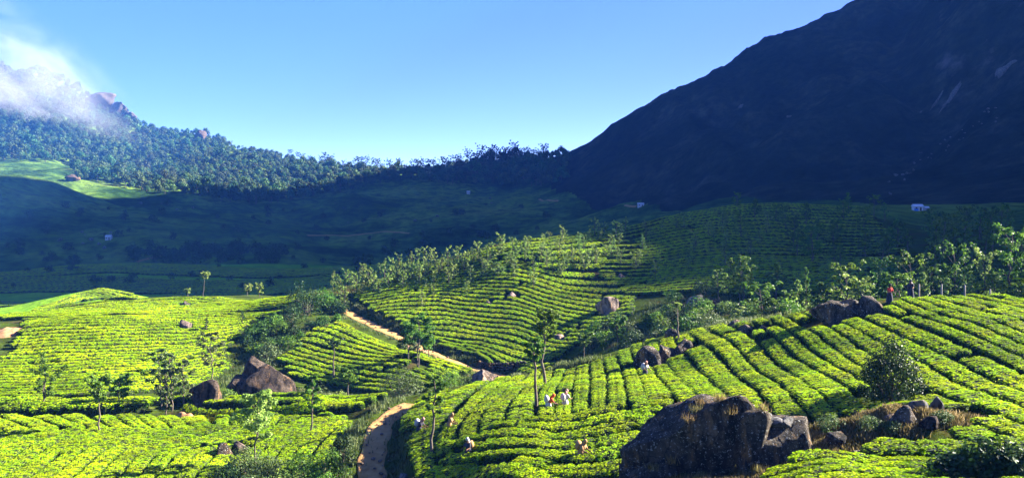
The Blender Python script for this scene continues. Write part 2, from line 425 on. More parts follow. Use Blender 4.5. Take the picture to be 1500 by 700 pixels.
# ---------------------------------------------------------------- mesh helpers
def mesh_np(name, v, f, mats=(), smooth_=False, midx=None, tint=None):
    """v (n,3); f (m,3|4) array or list of such arrays"""
    fl = f if isinstance(f, list) else [f]
    fl = [np.asarray(q, np.int64) for q in fl if len(q)]
    me = bpy.data.meshes.new(name)
    me.vertices.add(len(v))
    me.vertices.foreach_set("co", np.asarray(v, np.float32).ravel())
    nl = sum(q.size for q in fl)
    npoly = sum(len(q) for q in fl)
    me.loops.add(nl)
    me.loops.foreach_set("vertex_index", np.concatenate([q.ravel() for q in fl]).astype(np.int32))
    me.polygons.add(npoly)
    cnt = np.concatenate([np.full(len(q), q.shape[1]) for q in fl])
    me.polygons.foreach_set("loop_start", np.concatenate([[0], np.cumsum(cnt)[:-1]]).astype(np.int32))
    if midx is not None:
        me.polygons.foreach_set("material_index", np.asarray(midx, np.int32))
    me.polygons.foreach_set("use_smooth", np.full(npoly, bool(smooth_)) if not isinstance(smooth_, np.ndarray) else smooth_)
    for m in mats:
        me.materials.append(m)
    if tint is not None:
        a = me.attributes.new("tint", 'FLOAT', 'POINT')
        a.data.foreach_set("value", np.asarray(tint, np.float32))
    me.update(calc_edges=True)
    return me

def link(name, data, parent=None, loc=None, rot=None, scale=None):
    o = bpy.data.objects.new(name, data)
    COL.objects.link(o)
    if parent is not None:
        o.parent = parent
    if loc is not None:
        o.location = loc
    if rot is not None:
        o.rotation_euler = rot
    if scale is not None:
        o.scale = scale if hasattr(scale, '__len__') else (scale,) * 3
    return o

def tag(o, label=None, cat=None, group=None, kind=None):
    if label: o["label"] = label
    if cat: o["category"] = cat
    if group: o["group"] = group
    if kind: o["kind"] = kind
    return o

class Geo:
    """collects pieces of one part, with a material slot and a tint for each"""
    def __init__(s):
        s.v, s.q, s.t, s.mq, s.mt, s.ti, s.n = [], [], [], [], [], [], 0
    def add(s, v, f, mi=0, tint=.5):
        v = np.asarray(v, float); f = np.asarray(f, int)
        s.v.append(v)
        (s.q if f.shape[1] == 4 else s.t).append(f + s.n)
        (s.mq if f.shape[1] == 4 else s.mt).append(np.full(len(f), mi))
        s.ti.append(np.broadcast_to(np.asarray(tint, float), (len(v),)))
        s.n += len(v)
    def mesh(s, name, mats, smooth_=False):
        fl, mi = [], []
        if s.q: fl.append(np.concatenate(s.q)); mi.append(np.concatenate(s.mq))
        if s.t: fl.append(np.concatenate(s.t)); mi.append(np.concatenate(s.mt))
        return mesh_np(name, np.concatenate(s.v), fl, mats, smooth_, np.concatenate(mi), np.concatenate(s.ti))

def leaves(c, n, size, rg, aspect=.55, droop=0.0):
    """rhombic leaves at points c, facing about n (unit), random turn"""
    k = len(c)
    n = n + rg.normal(0, .55, (k, 3))
    n[:, 2] -= droop
    n /= np.linalg.norm(n, axis=1, keepdims=True) + 1e-9
    a = np.cross(n, rg.normal(0, 1, (k, 3)))
    a /= np.linalg.norm(a, axis=1, keepdims=True) + 1e-9
    b = np.cross(n, a)
    s = np.asarray(size) * rg.uniform(.7, 1.3, k)
    s = s[:, None]
    v = np.stack([c - a * s * .5, c + b * s * aspect * .5 + n * s * .08, c + a * s * .5, c - b * s * aspect * .5 + n * s * .08], 1).reshape(-1, 3)
    f = np.arange(4 * k).reshape(k, 4)
    return v, f

def tube(path, rad, sides=6):
    path = np.asarray(path, float); rad = np.asarray(rad, float)
    n = len(path)
    t = np.gradient(path, axis=0)
    t /= np.linalg.norm(t, axis=1, keepdims=True) + 1e-9
    ref = np.where(np.abs(t[:, 2:3]) < .9, np.array([[0, 0, 1.]]), np.array([[1., 0, 0]]))
    a = np.cross(t, ref); a /= np.linalg.norm(a, axis=1, keepdims=True) + 1e-9
    b = np.cross(t, a)
    ang = np.linspace(0, 2 * math.pi, sides, endpoint=False)
    v = (path[:, None] + rad[:, None, None] * (np.cos(ang)[None, :, None] * a[:, None] + np.sin(ang)[None, :, None] * b[:, None])).reshape(-1, 3)
    i, j = np.meshgrid(np.arange(n - 1), np.arange(sides), indexing='ij')
    i, j = i.ravel(), j.ravel(); j2 = (j + 1) % sides
    f = np.stack([i * sides + j, i * sides + j2, (i + 1) * sides + j2, (i + 1) * sides + j], 1)
    return v, f

# ---------------------------------------------------------------- paths cut into the slopes
def pixline(pix, step=1.0):
    w = np.array([cast(px, py) for px, py in pix])
    seg = np.hypot(*np.diff(w, axis=0).T)
    s = np.concatenate([[0], np.cumsum(seg)])
    n = max(3, int(s[-1] / step))
    t = np.linspace(0, s[-1], n)
    l = np.stack([np.interp(t, s, w[:, 0]), np.interp(t, s, w[:, 1])], 1)
    for _ in range(max(2, int(3 / step))):
        l[1:-1] = (l[:-2] + 2 * l[1:-1] + l[2:]) / 4
    return l

UP_PATH = pixline([(474, 437), (500, 449), (530, 465), (560, 479), (590, 491), (620, 507), (650, 521), (690, 536), (740, 545), (800, 546), (846, 539)])
LOW_PATH = pixline([(548, 745), (543, 690), (545, 655), (556, 622), (574, 603), (604, 588)])
DITCH = pixline([(-60, 610), (60, 610), (160, 609), (250, 605), (320, 610), (450, 610), (528, 607)])

def path_z(l):
    z = z_smooth(l[:, 0], l[:, 1])
    for _ in range(12):
        z[1:-1] = (z[:-2] + 2 * z[1:-1] + z[2:]) / 4
    return np.column_stack([l, z])
UP3, LOW3, DI3 = path_z(UP_PATH), path_z(LOW_PATH), path_z(DITCH)
MOUND = at(1296, 47.5)

def ground(x, y):
    x, y = np.asarray(x, float), np.asarray(y, float)
    z = z_smooth(x, y)
    shp = z.shape
    z = z.ravel().copy(); xf, yf = np.broadcast_to(x, shp).ravel(), np.broadcast_to(y, shp).ravel()
    r = np.hypot(xf, yf)
    m = np.where((r > 35) & (r < 230))[0]
    if len(m):
        xm, ym = xf[m], yf[m]
        for P, hw, drop in ((UP3, 1.3, .5), (LOW3, 1.6, .28), (DI3, 1.0, 1.35)):
            lo, hi = P.min(0) - 4, P.max(0) + 4
            k = np.where((xm > lo[0]) & (xm < hi[0]) & (ym > lo[1]) & (ym < hi[1]))[0]
            if len(k):
                d, pz = seg_dist(xm[k], ym[k], P)
                w = 1 - smooth(hw, hw + 1.1, d)
                z[m[k]] = z[m[k]] * (1 - w) + (pz - drop) * w
        dx, dy = (xm - MOUND[0]) / 3.4, (ym - MOUND[1]) / 1.9
        z[m] += 1.15 * np.exp(-(dx * dx + dy * dy)) * (1 + .35 * vnoise(xm * 1.2, ym * 1.2, 5))
    return z.reshape(shp)

def g1(x, y):
    return float(ground(np.array([x]), np.array([y]))[0])

def put(px, py):                            # pixel -> point on the ground
    x, y = cast(px, py)
    return x, y, g1(x, y)

# ---------------------------------------------------------------- the land itself, split into named pieces
az = np.radians(np.concatenate([np.arange(-100, -33, 2.0), np.linspace(-33, 33, 640), np.arange(35, 101, 2.0)]))
lr = np.concatenate([np.linspace(math.log(3), math.log(36), 50, endpoint=False), np.linspace(math.log(36), math.log(235), 430, endpoint=False), np.linspace(math.log(235), math.log(2550), 270)])
AA, RRg = np.meshgrid(az, np.exp(lr), indexing='ij')
GX, GY = np.sin(AA) * RRg, np.cos(AA) * RRg
GZ = ground(GX, GY)
na, nr = GX.shape
ci, cj = np.meshgrid(np.arange(na - 1), np.arange(nr - 1), indexing='ij')
ca, cr = (AA[:-1, :-1] + AA[1:, 1:]) / 2, (RRg[:-1, :-1] + RRg[1:, 1:]) / 2
cx, cy = np.sin(ca) * cr, np.cos(ca) * cr
toe = np.interp(cx / np.maximum(cy, 1), [-5, -.1, .05, .2, .35, .45, .60, 5], [5000, 5000, 900, 560, 470, 380, 330, 200])
zone = np.where(cr < 232, 0, np.where(cr > toe, 3, np.where((cr < 470) & (cx < 40), 1, np.where(cr < 1010, 2, 4))))
zone = np.where((cx > 1090) | (cx < -1650), -1, zone)   # the land ends beyond sight
IDX = np.arange(na * nr).reshape(na, nr)
ALLV = np.stack([GX, GY, GZ], -1).reshape(-1, 3)
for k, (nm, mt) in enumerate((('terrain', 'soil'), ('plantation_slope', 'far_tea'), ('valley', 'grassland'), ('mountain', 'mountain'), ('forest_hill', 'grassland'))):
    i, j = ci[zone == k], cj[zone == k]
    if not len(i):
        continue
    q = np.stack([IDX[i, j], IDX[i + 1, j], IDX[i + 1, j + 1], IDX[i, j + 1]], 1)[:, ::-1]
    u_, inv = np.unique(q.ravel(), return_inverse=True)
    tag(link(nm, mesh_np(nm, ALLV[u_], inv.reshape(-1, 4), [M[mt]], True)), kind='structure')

def ribbon(P, hw, lift, name, mat, seed):
    """a worn track lying on the ground along P"""
    l = P[:, :2]
    t = np.gradient(l, axis=0); t /= np.linalg.norm(t, axis=1, keepdims=True)
    nrm = np.stack([-t[:, 1], t[:, 0]], 1)
    k = 9
    off = np.linspace(-1, 1, k)
    s = np.arange(len(l))
    wl = hw * (1 + .22 * vnoise(s * .35, s * 0 + seed, 3)); wr = hw * (1 + .22 * vnoise(s * .31, s * 0 + seed, 8))
    w = np.where(off[None] < 0, wl[:, None], wr[:, None]) * off[None]
    X = l[:, None, 0] + nrm[:, None, 0] * w; Y = l[:, None, 1] + nrm[:, None, 1] * w
    Z = ground(X, Y) + lift
    Z[:, 0] -= .35; Z[:, -1] -= .35
    Z -= .05 * np.exp(-((np.abs(off) - .45) / .16) ** 2)[None]
    v = np.stack([X, Y, Z], -1).reshape(-1, 3)
    i, j = np.meshgrid(np.arange(len(l) - 1), np.arange(k - 1), indexing='ij'); i, j = i.ravel(), j.ravel()
    f = np.stack([i * k + j, i * k + j + 1, (i + 1) * k + j + 1, (i + 1) * k + j], 1)
    return tag(link(name, mesh_np(name, v, f, [mat], True)), kind='structure')

def dens(P, st):
    s = np.concatenate([[0], np.cumsum(np.hypot(*np.diff(P[:, :2], axis=0).T))])
    t = np.linspace(0, s[-1], int(s[-1] / st))
    return np.column_stack([np.interp(t, s, P[:, c]) for c in range(3)])
ribbon(dens(UP3, .5), 1.2, .10, 'path', M['dirt'], 2)
ribbon(dens(LOW3, .5), 1.15, .10, 'path', M['dirt'], 6)

# ---------------------------------------------------------------- boulders
import bmesh
from mathutils import noise as mnoise
EXC = []                                   # (x, y, radius) where no tea grows

def rock_mesh(name, sx, sy, sz, seed, mat, cuts=7, sub=4, rough=.10, flat=.0, planes=()):
    """a boulder: a ball knocked flat by random fracture planes, then weathered; base at z=0"""
    rg = np.random.default_rng(seed)
    bm = bmesh.new()
    bmesh.ops.create_icosphere(bm, subdivisions=sub, radius=1.0)
    v = np.array([q.co[:] for q in bm.verts])
    f = np.array([[q.index for q in p.verts] for p in bm.faces])
    bm.free()
    pl = [(rg.normal(0, 1, 3), rg.uniform(.42, .78)) for _ in range(cuts + 4)] + list(planes)
    for n, d in pl:
        n = np.asarray(n, float); n = n / np.linalg.norm(n)
        s = v @ n
        over = s > d
        v[over] -= n * ((s[over] - d) * .985)[:, None]
    nz = np.array([mnoise.hetero_terrain(Vector((*(p * 2.1 + seed * 3.1),)), .9, 2.1, 6, .35) - .6 for p in v]) if rough >= .13 and sub >= 5 else np.array([mnoise.fractal(Vector((*(p * 1.6 + seed * 3.1),)), 1.0, 2.0, 5) for p in v])
    nb = np.array([mnoise.noise(Vector((*(p * .9 + seed * 7.7),))) for p in v])
    v = v * (1 + rough * nz + .07 * nb)[:, None]
    v *= np.array([sx, sy, sz])
    lo = v[:, 2].min()
    v[:, 2] -= lo + .22 * (v[:, 2].max() - lo)
    return mesh_np(name, v, f, [mat], True)

def rock(px, py, w, h, seed, mat, label, d=None, depth=.8, exc=1.0, sink=0.0, cat='boulder', name='boulder', group=None, rot=0, **kw):
    """a boulder whose base shows at pixel (px, py), w x h pixels as seen"""
    if d is None:
        x, y, z = put(px, py)
    else:
        x, y = at(px, d); z = g1(x, y)
    k = y / FPX
    W, H = w * k, h * k
    me = rock_mesh(name, W / 1.75, W / 1.75 * depth, H / 1.45, seed, mat, **kw)
    y2 = y + W * depth * .25
    o = link(name, me, loc=(x * y2 / y, y2, g1(x * y2 / y, y2) - sink - .1), rot=(0, 0, rot))
    tag(o, label, cat, group)
    EXC.append((x * y2 / y, y2, W * .5 * exc))
    return o

# the great dark boulder in the near tea: sloping mass, upright block, cap stones
x0, y0 = at(1046, 46.5)
near_rock = link('boulder_outcrop', None, loc=(x0, y0, g1(x0, y0) - .35))
tag(near_rock, 'huge black lichen-spotted boulder with cracked upright block, dry grass on its ledges', 'boulder')
def child_rock(parent, name, dx, dy, dz, sx, sy, sz, seed, mat, rot=(0, 0, 0), **kw):
    return link(name, rock_mesh(name, sx, sy, sz, seed, mat, **kw), parent, (dx, dy, dz), rot)
child_rock(near_rock, 'sloping_rock', -.8, .3, -.3, 3.6, 2.6, 3.0, 5, M['rock'], cuts=1, sub=5, rough=.15, planes=[((-.60, -.1, .80), .50), ((.1, -1, .25), .60), ((.0, .0, 1), .72)])
child_rock(near_rock, 'sloping_rock', -2.9, -.5, -.5, 2.3, 1.9, 1.5, 25, M['rock'], cuts=4, sub=5, rough=.13, planes=[((-.7, -.3, .8), .55), ((.1, -1, .3), .6)])
child_rock(near_rock, 'block', 3.35, -.2, -.1, 2.0, 1.8, 2.55, 9, M['rock'], cuts=3, planes=[((.05, -1, .1), .62), ((1, .1, .1), .72), ((0, 0, 1), .72), ((-1, 0, .2), .75)])
child_rock(near_rock, 'block', 1.75, -.5, -.1, 1.2, 1.5, 2.55, 12, M['rock'], cuts=3, planes=[((0, -1, .15), .6), ((0, 0, 1), .75)])
for dx, dz, sx, sd in ((2.1, 2.55, .8, 31), (3.0, 2.6, .55, 32), (3.5, 2.6, .5, 33), (2.5, 2.85, .42, 34)):
    child_rock(near_rock, 'cap_stone', dx, -.3, dz, sx, sx * .8, sx * .55, sd, M['rock_grey'], sub=3, cuts=8)
near_rock.scale = (1.06, 1.0, 1.13)
EXC += [(x0 - .8, y0 + .2, 3.2), (x0 - 3, y0 - .4, 2.4), (x0 + 3, y0, 2.2), (x0 + .5, y0 - 2.0, 1.6), (x0 - 1.5, y0 - 2.0, 1.8), (x0 - 4.4, y0 - 1.2, 1.4)]

# pair of rocks on the crest of the near field
x0, y0 = at(1238, 74)
crest_rock = link('boulder_outcrop', None, loc=(x0, y0, g1(x0, y0) - .2))
tag(crest_rock, 'long dark flat-topped boulder with rounded end on the crest of the tea field', 'boulder')
child_rock(crest_rock, 'flat_rock', -.9, 0, -.35, 2.6, 1.5, 1.7, 48, M['rock'], cuts=7, sub=5, rough=.2, planes=[((.12, .1, 1), .70), ((.1, -1, .25), .62)])
child_rock(crest_rock, 'round_rock', 1.8, -.1, -.3, 1.4, 1.3, 1.8, 43, M['rock'], cuts=4, planes=[((0, -1, .2), .7)])
child_rock(crest_rock, 'round_rock', .5, .2, -.2, 1.5, 1.3, 1.4, 44, M['rock'], cuts=4)
EXC += [(x0 - 1.2, y0, 2.0), (x0 + 1.6, y0, 1.6), (x0 + .4, y0, 1.6)]

# chain of rocks half way up the crest
x0, y0 = at(968, 78.5)
chain = link('boulder_outcrop', None, loc=(x0, y0, g1(x0, y0) - .25))
tag(chain, 'chain of black boulders ending in a round one, standing across the fanned tea rows', 'boulder')
child_rock(chain, 'round_rock', -1.2, -.3, -.35, 1.55, 1.3, 1.75, 51, M['rock'], cuts=5, planes=[((-.5, -1, .1), .6)])
child_rock(chain, 'long_rock', .7, .6, -.1, 1.7, 1.1, 1.5, 52, M['rock'], cuts=5)
child_rock(chain, 'round_rock', 2.2, 1.2, .2, 1.05, 1.0, 1.4, 53, M['rock'], cuts=4)
child_rock(chain, 'flat_rock', -.2, .4, .4, 1.0, .8, .8, 54, M['rock_tan_lit'], cuts=5)
EXC += [(x0 - 1.4, y0 - .2, 1.7), (x0 + .6, y0 + .6, 1.5), (x0 + 2.2, y0 + 1.2, 1.3)]
rock(984, 505, 26, 24, 57, M['rock'], 'small upright dark boulder behind the chain of boulders on the crest', d=86)

rock(893, 461, 38, 29, 60, M['rock_tan_lit'], 'tan faceted boulder alone on the tea slope of the middle hill', depth=.9, planes=[((.5, -1, .2), .55), ((0, 0, 1), .7)])
# rocks in the hollow under the forked dirt path
x0, y0 = at(372, 96)
hollow = link('boulder_outcrop', None, loc=(x0, y0, g1(x0, y0) - .3))
tag(hollow, 'broad brown boulder with rounded end and pointed tan slab leaning behind it', 'boulder')
child_rock(hollow, 'main_rock', 1.6, 0, -.3, 3.0, 2.2, 2.8, 61, M['rock_brown'], cuts=4, planes=[((-.3, -.4, 1), .66), ((.0, -1, .3), .6)])
child_rock(hollow, 'broken_rock', -1.5, -.3, -.3, 1.7, 1.5, 2.7, 62, M['rock_brown'], cuts=8)
child_rock(hollow, 'pointed_slab', .4, 1.3, .5, 3.2, 1.5, 2.5, 63, M['rock_brown'], cuts=0, planes=[((.60, -.25, .75), .55), ((-.9, -.1, .35), .66)])
EXC += [(x0 + 1.6, y0, 2.8), (x0 - 1.6, y0, 2.0), (x0 + .3, y0 + 1.6, 2.3)]
rock(306, 594, 54, 45, 66, M['rock_brown'], 'jagged dark boulder with pale crown beside the broad brown boulder', depth=.8, cuts=9, rough=.16)
rock(330, 664, 42, 26, 68, M['rock'], 'low black boulder with white lichen sitting in the bright left tea', d=68.5, depth=.8)
rock(352, 655, 26, 20, 69, M['rock_tan_lit'], 'small brown boulder touching the low black boulder', d=70.5)
rock(712, 567, 46, 26, 70, M['rock_tan_lit'], 'wedge-shaped tan boulder poking over the crest beside the path', d=92, planes=[((.6, -.3, .8), .35), ((-.8, -.4, .3), .5)], cuts=2)
rock(271, 450, 21, 12, 72, M['rock'], 'dark flat boulder on the bright tea plateau')
rock(272, 484, 22, 18, 74, M['rock_tan_lit'], 'round pale pink boulder in the dark-striped tea slope')
rock(62, 464, 12, 6, 75, M['rock'], 'tiny dark stone on the edge of the bright tea plateau')
for px, py, w, h, sd, lab in ((749, 437, 16, 10, 80, 'small brown rock below the young trees of the middle hill'), (716, 447, 10, 8, 81, 'little rounded rock among tea rows of the middle hill'),
                              (821, 499, 20, 11, 82, 'flat rusty rock between tea rows below the tan boulder'), (910, 408, 12, 9, 83, 'small rust-coloured rock at the shadow edge of the hill'),
                              (790, 512, 12, 8, 84, 'low brown rock on the tea slope above the path bend')):
    rock(px, py, w, h, sd, M['rock_tan_lit'], lab, name='rock', cat='rock', sub=3)
for px, d, w, h, sd, lab in ((1092, 79, 32, 16, 85, 'low dark rock breaking the tea rows below the hollow'), (1116, 77.5, 24, 14, 86, 'ragged dark rock next to the low rock in the tea'),
                             (1078, 84, 26, 13, 87, 'dark rock slab at the crest above the low rock'), (1128, 74, 18, 10, 88, 'small dark stone under the ragged rock')):
    rock(px, 0, w, h, sd, M['rock'], lab, d=d, name='rock', cat='rock', sub=3)
for px, d, w, h, sd, lab in ((1020, 124, 30, 20, 90, 'pale block in the heap of rocks in the shaded hollow'), (1042, 121, 26, 17, 91, 'darker block beside the pale one in the shaded hollow'), (1008, 118, 20, 13, 92, 'small pale rock at the foot of the hollow rock heap')):
    rock(px, 0, w, h, sd, M['rock_grey'] if sd != 91 else M['rock'], lab, d=d, name='rock', cat='rock', sub=3, cuts=9)
# rocks on the dry grassy mound in front
for px, d, w, h, sd, mt, lab in ((1372, 47.8, 27, 32, 100, 'rock_grey', 'smooth rounded grey stone at the end of the dry mound'), (1341, 47.2, 32, 24, 101, 'rock_grey', 'leaning pale slab beside the rounded grey stone'),
                                 (1325, 46.2, 40, 32, 102, 'rock', 'dark square rock in the middle of the dry mound'), (1302, 46.6, 24, 18, 103, 'rock_tan_lit', 'small tan rock beside the dark square rock'),
                                 (1226, 45.6, 38, 30, 104, 'rock', 'black rock half hidden in dry grass by the huge boulder'), (1362, 45.6, 40, 20, 105, 'rock_brown', 'crumbling brown rock face under the rounded grey stone'),
                                 (1258, 44.6, 30, 16, 106, 'rock', 'low dark stone at the front of the dry mound'), (1280, 44.8, 24, 14, 107, 'rock_tan_lit', 'low brown stone at the front of the dry mound')):
    rock(px, 0, w, h, sd, M[mt], lab, d=d, name='rock', cat='rock', sub=3, cuts=8)
rock(592, 692, 20, 14, 110, M['rock_grey'], 'grey stone in the shade at the foot of the path bank', d=60.5, name='rock', cat='rock', sub=3)
rock(106, 266, 20, 11, 112, M['rock_brown'], 'brown crag at the lower edge of the sunny mountain meadow', sub=3, cuts=9, rough=.2)
rock(291, 203, 24, 17, 114, M['rock_brown'], 'pink granite dome on the skyline above the forest', d=1560, cuts=3, sub=3)
MD = (MOUND[0], MOUND[1])
EXC += [(MD[0] - 2.2, MD[1] - .4, 2.0), (MD[0], MD[1] - .2, 2.2), (MD[0] + 2.2, MD[1] - .5, 2.0), (MD[0] - 3.8, MD[1] - .2, 1.2)]

M['cliff'] = rock_material('pale_cliff', (.07, .07, .07), (.13, .13, .13), (.22, .22, .22), .7)
for px, py, w, h, sd, lab in ((150, 166, 46, 26, 120, 'dark rocky summit crag rising out of the mist'), (172, 176, 34, 24, 121, 'second dark crag stepping down from the misty summit'), (186, 186, 22, 16, 122, 'lowest dark crag at the end of the misty summit ridge')):
    rock(px, py, w, h, sd, M['rock'], lab, d=1640, name='crag', cat='crag', cuts=9, sub=4, rough=.3)
# pale cliffs and scree on the mountain, outcrops in the valley
def flush_rock(name, px, py, w, h, seed, thick=.16):
    """bare rock showing through the scrub, lying in the slope of the mountainside"""
    x, y, z = put(px, py)
    k = y / FPX
    e_ = 12.0
    n = Vector((-(g1(x + e_, y) - g1(x - e_, y)) / (2 * e_), -(g1(x, y + e_) - g1(x, y - e_)) / (2 * e_), 1)).normalized()
    up = Vector((0, 0, 1)); ax = up.cross(n).normalized(); ay = n.cross(ax)
    from mathutils import Matrix
    R = Matrix((ax, ay, n)).transposed().to_euler()
    sl = max(abs(ay.z), .25)
    W, Hh = w * k * .6, h * k * .6 / (sl + .3)
    me = rock_mesh(name, W, Hh, min(W, Hh) * thick * 2 + .6, seed, M['cliff'], cuts=9, sub=3, rough=.55)
    return link(name, me, loc=Vector((x, y, z)) - n * .3, rot=R)
for i, (px, py, w, h, lab) in enumerate(((1398, 138, 11, 52, 'tall pale streaked cliff face high on the dark mountain'), (1375, 145, 6, 46, 'narrow pale cliff strip beside the tall streaked one'), (1386, 152, 5, 30, 'short pale streak between the two cliff strips'),
                          (1470, 106, 24, 24, 'broad pale cliff on the upper spur of the mountain'), (1484, 92, 16, 10, 'stepped ledge above the broad pale cliff'), (1086, 156, 6, 13, 'small pale crag on the mountain shoulder'),
                          (1155, 172, 8, 5, 'little grey crag on the open mountain face'), (1350, 164, 3, 12, 'thin pale crag below the tall streaked cliff'))):
    tag(flush_rock('cliff', px, py, w, h, 200 + i), lab, 'cliff')
rs = np.random.default_rng(3)
for t in np.linspace(0, 1, 34):
    px, py = 1300 + 165 * t + rs.normal(0, 6), 272 - 112 * t + rs.normal(0, 6)
    o = flush_rock('scree_rock', px, py, rs.uniform(2, 8), rs.uniform(1, 2.4), int(300 + 99 * t), .3)
    tag(o, 'grey rock of the scree line running down the mountain spur', 'rock', 'rocks of the scree line on the mountain spur')
for i in range(26):
    px, py = [(rs.uniform(70, 175), rs.uniform(340, 365)), (rs.uniform(170, 300), rs.uniform(285, 325)), (rs.uniform(380, 720), rs.uniform(290, 345))][i % 3]
    x, y, z = put(px, py)
    s = rs.uniform(.6, 1.7)
    o = link('valley_rock', rock_mesh('valley_rock', s * 1.3, s, s, 400 + i, M['rock_grey'], sub=2, cuts=6), loc=(x, y, z - .2))
    tag(o, 'grey rock lying on the shaded grass of the far valley', 'rock', 'rocks scattered over the shaded valley')

def scatter(name, loc, rot, sc, var, sources):
    """one object that grows a copy of sources[var] at every point"""
    me = bpy.data.meshes.new(name)
    me.from_pydata([tuple(p) for p in loc], [], [])
    for nm, dat in (("rot", rot), ("scl", sc)):
        a = me.attributes.new(nm, 'FLOAT_VECTOR', 'POINT'); a.data.foreach_set("vector", np.asarray(dat, np.float32).ravel())
    a = me.attributes.new("kindno", 'INT', 'POINT'); a.data.foreach_set("value", np.asarray(var, np.int32))
    o = link(name, me)
    nt = bpy.data.node_groups.new(name, 'GeometryNodeTree')
    nt.interface.new_socket("Geometry", in_out='INPUT', socket_type='NodeSocketGeometry')
    nt.interface.new_socket("Geometry", in_out='OUTPUT', socket_type='NodeSocketGeometry')
    gi, go = nt.nodes.new("NodeGroupInput"), nt.nodes.new("NodeGroupOutput")
    join = nt.nodes.new("GeometryNodeJoinGeometry")
    def named(nm, tp):
        n = nt.nodes.new("GeometryNodeInputNamedAttribute"); n.data_type = tp; n.inputs["Name"].default_value = nm
        return n.outputs["Attribute"]
    R_, S_, K_ = named("rot", 'FLOAT_VECTOR'), named("scl", 'FLOAT_VECTOR'), named("kindno", 'INT')
    e2r = nt.nodes.new("FunctionNodeEulerToRotation"); nt.links.new(R_, e2r.inputs[0])
    for k, so in sources.items():
        cmp_ = nt.nodes.new("FunctionNodeCompare"); cmp_.data_type = 'INT'; cmp_.operation = 'EQUAL'
        ints = [s for s in cmp_.inputs if s.type == 'INT']
        nt.links.new(K_, ints[0]); ints[1].default_value = int(k)
        oi = nt.nodes.new("GeometryNodeObjectInfo"); oi.transform_space = 'ORIGINAL'
        oi.inputs["Object"].default_value = so
        oi.inputs["As Instance"].default_value = False
        ip = nt.nodes.new("GeometryNodeInstanceOnPoints")
        nt.links.new(gi.outputs[0], ip.inputs["Points"])
        nt.links.new(cmp_.outputs[0], ip.inputs["Selection"])
        nt.links.new(oi.outputs["Geometry"], ip.inputs["Instance"])
        nt.links.new(e2r.outputs[0], ip.inputs["Rotation"])
        nt.links.new(S_, ip.inputs["Scale"])
        nt.links.new(ip.outputs[0], join.inputs[0])
    nt.links.new(join.outputs[0], go.inputs[0])
    md = o.modifiers.new("grow", 'NODES'); md.node_group = nt
    return o


# ---------------------------------------------------------------- trees and shrubs
def tree_meshes(name, seed, h, bare, width, nlimb, nleaf, leaf, mat, trunk_r=.075, lean=.05, up=.5, clump=.68, profile='oval', top_tuft=True, forks=1):
    """tapered trunk with limbs, and leaves gathered in clumps along the limbs; height h, foliage from bare*h upwards"""
    rg = np.random.default_rng(seed)
    T = Geo(); C = Geo(); B = Geo()
    n = 9
    t = np.linspace(0, 1, n)
    tips = []
    for fk in range(forks):
        la = rg.uniform(0, 2 * math.pi)
        ln = lean * (1 if fk == 0 else 3.0)
        wig = rg.normal(0, .012 * h, (n, 2)); wig[0] = 0
        path = np.column_stack([math.cos(la) * ln * h * t ** 1.5 + wig[:, 0], math.sin(la) * ln * h * t ** 1.5 + wig[:, 1], h * (.96 if fk == 0 else rg.uniform(.75, .92)) * t])
        path[0, 2] = -.4
        T.add(*tube(path, trunk_r * (1 - .8 * t) + .012, 7), 0)
        for i in range(nlimb // forks):
            s = bare + (1 - bare) * (i + rg.uniform(0, .8)) / (nlimb // forks)
            s = min(s, .97)
            b = np.array([np.interp(s, t, path[:, c]) for c in range(3)])
            q = (s - bare) / (1 - bare)
            w = {'oval': math.sqrt(max(.05, 1 - (2 * q - .85) ** 2 / 1.6)), 'cone': max(.12, 1.05 - q), 'umbrella': .35 + .75 * q, 'column': .8}[profile]
            L_ = width * .5 * w * rg.uniform(.65, 1.2)
            a = i * 2.4 + rg.uniform(-.5, .5) + fk
            end = b + np.array([math.cos(a) * L_, math.sin(a) * L_, L_ * up * rg.uniform(.5, 1.4)])
            mid = (b + end) / 2 + np.array([0, 0, .12 * L_])
            B.add(*tube([b, mid, end], [trunk_r * .34 * (1.1 - q) + .01, trunk_r * .22 * (1.1 - q) + .008, .006], 5), 0)
            tips += [(b * .35 + end * .65, .75, L_), (end, 1.0, L_), (mid + rg.normal(0, .1 * L_, 3), .55, L_)]
        if top_tuft:
            tips.append((path[-1], 1.0, width * .3))
    wts = np.array([w for _, w, _ in tips]); wts /= wts.sum()
    pick = rg.choice(len(tips), nleaf, p=wts)
    cen = np.array([p for p, _, _ in tips])[pick]
    rad = np.array([max(.12 * width, .42 * l_) for _, _, l_ in tips])[pick] * clump
    off = rg.normal(0, 1, (nleaf, 3)); off /= np.linalg.norm(off, axis=1, keepdims=True)
    off *= (rg.uniform(.1, 1, nleaf) ** .5 * rad)[:, None]
    off[:, 2] *= .72
    c = cen + off
    nrm = off / (np.linalg.norm(off, axis=1, keepdims=True) + 1e-6) + np.array([0, 0, .5])
    v, f = leaves(c, nrm, leaf, rg, .55)
    tn = np.clip(.5 + .16 * (rg.normal(0, 1, len(tips))[pick]) + rg.normal(0, .18, nleaf), 0, 1)
    C.add(v, f, 0, np.repeat(tn, 4))
    return T.mesh(name + '_trunk', [M['bark']], True), C.mesh(name + '_crown', [mat]), B.mesh(name + '_branches', [M['bark']], True)

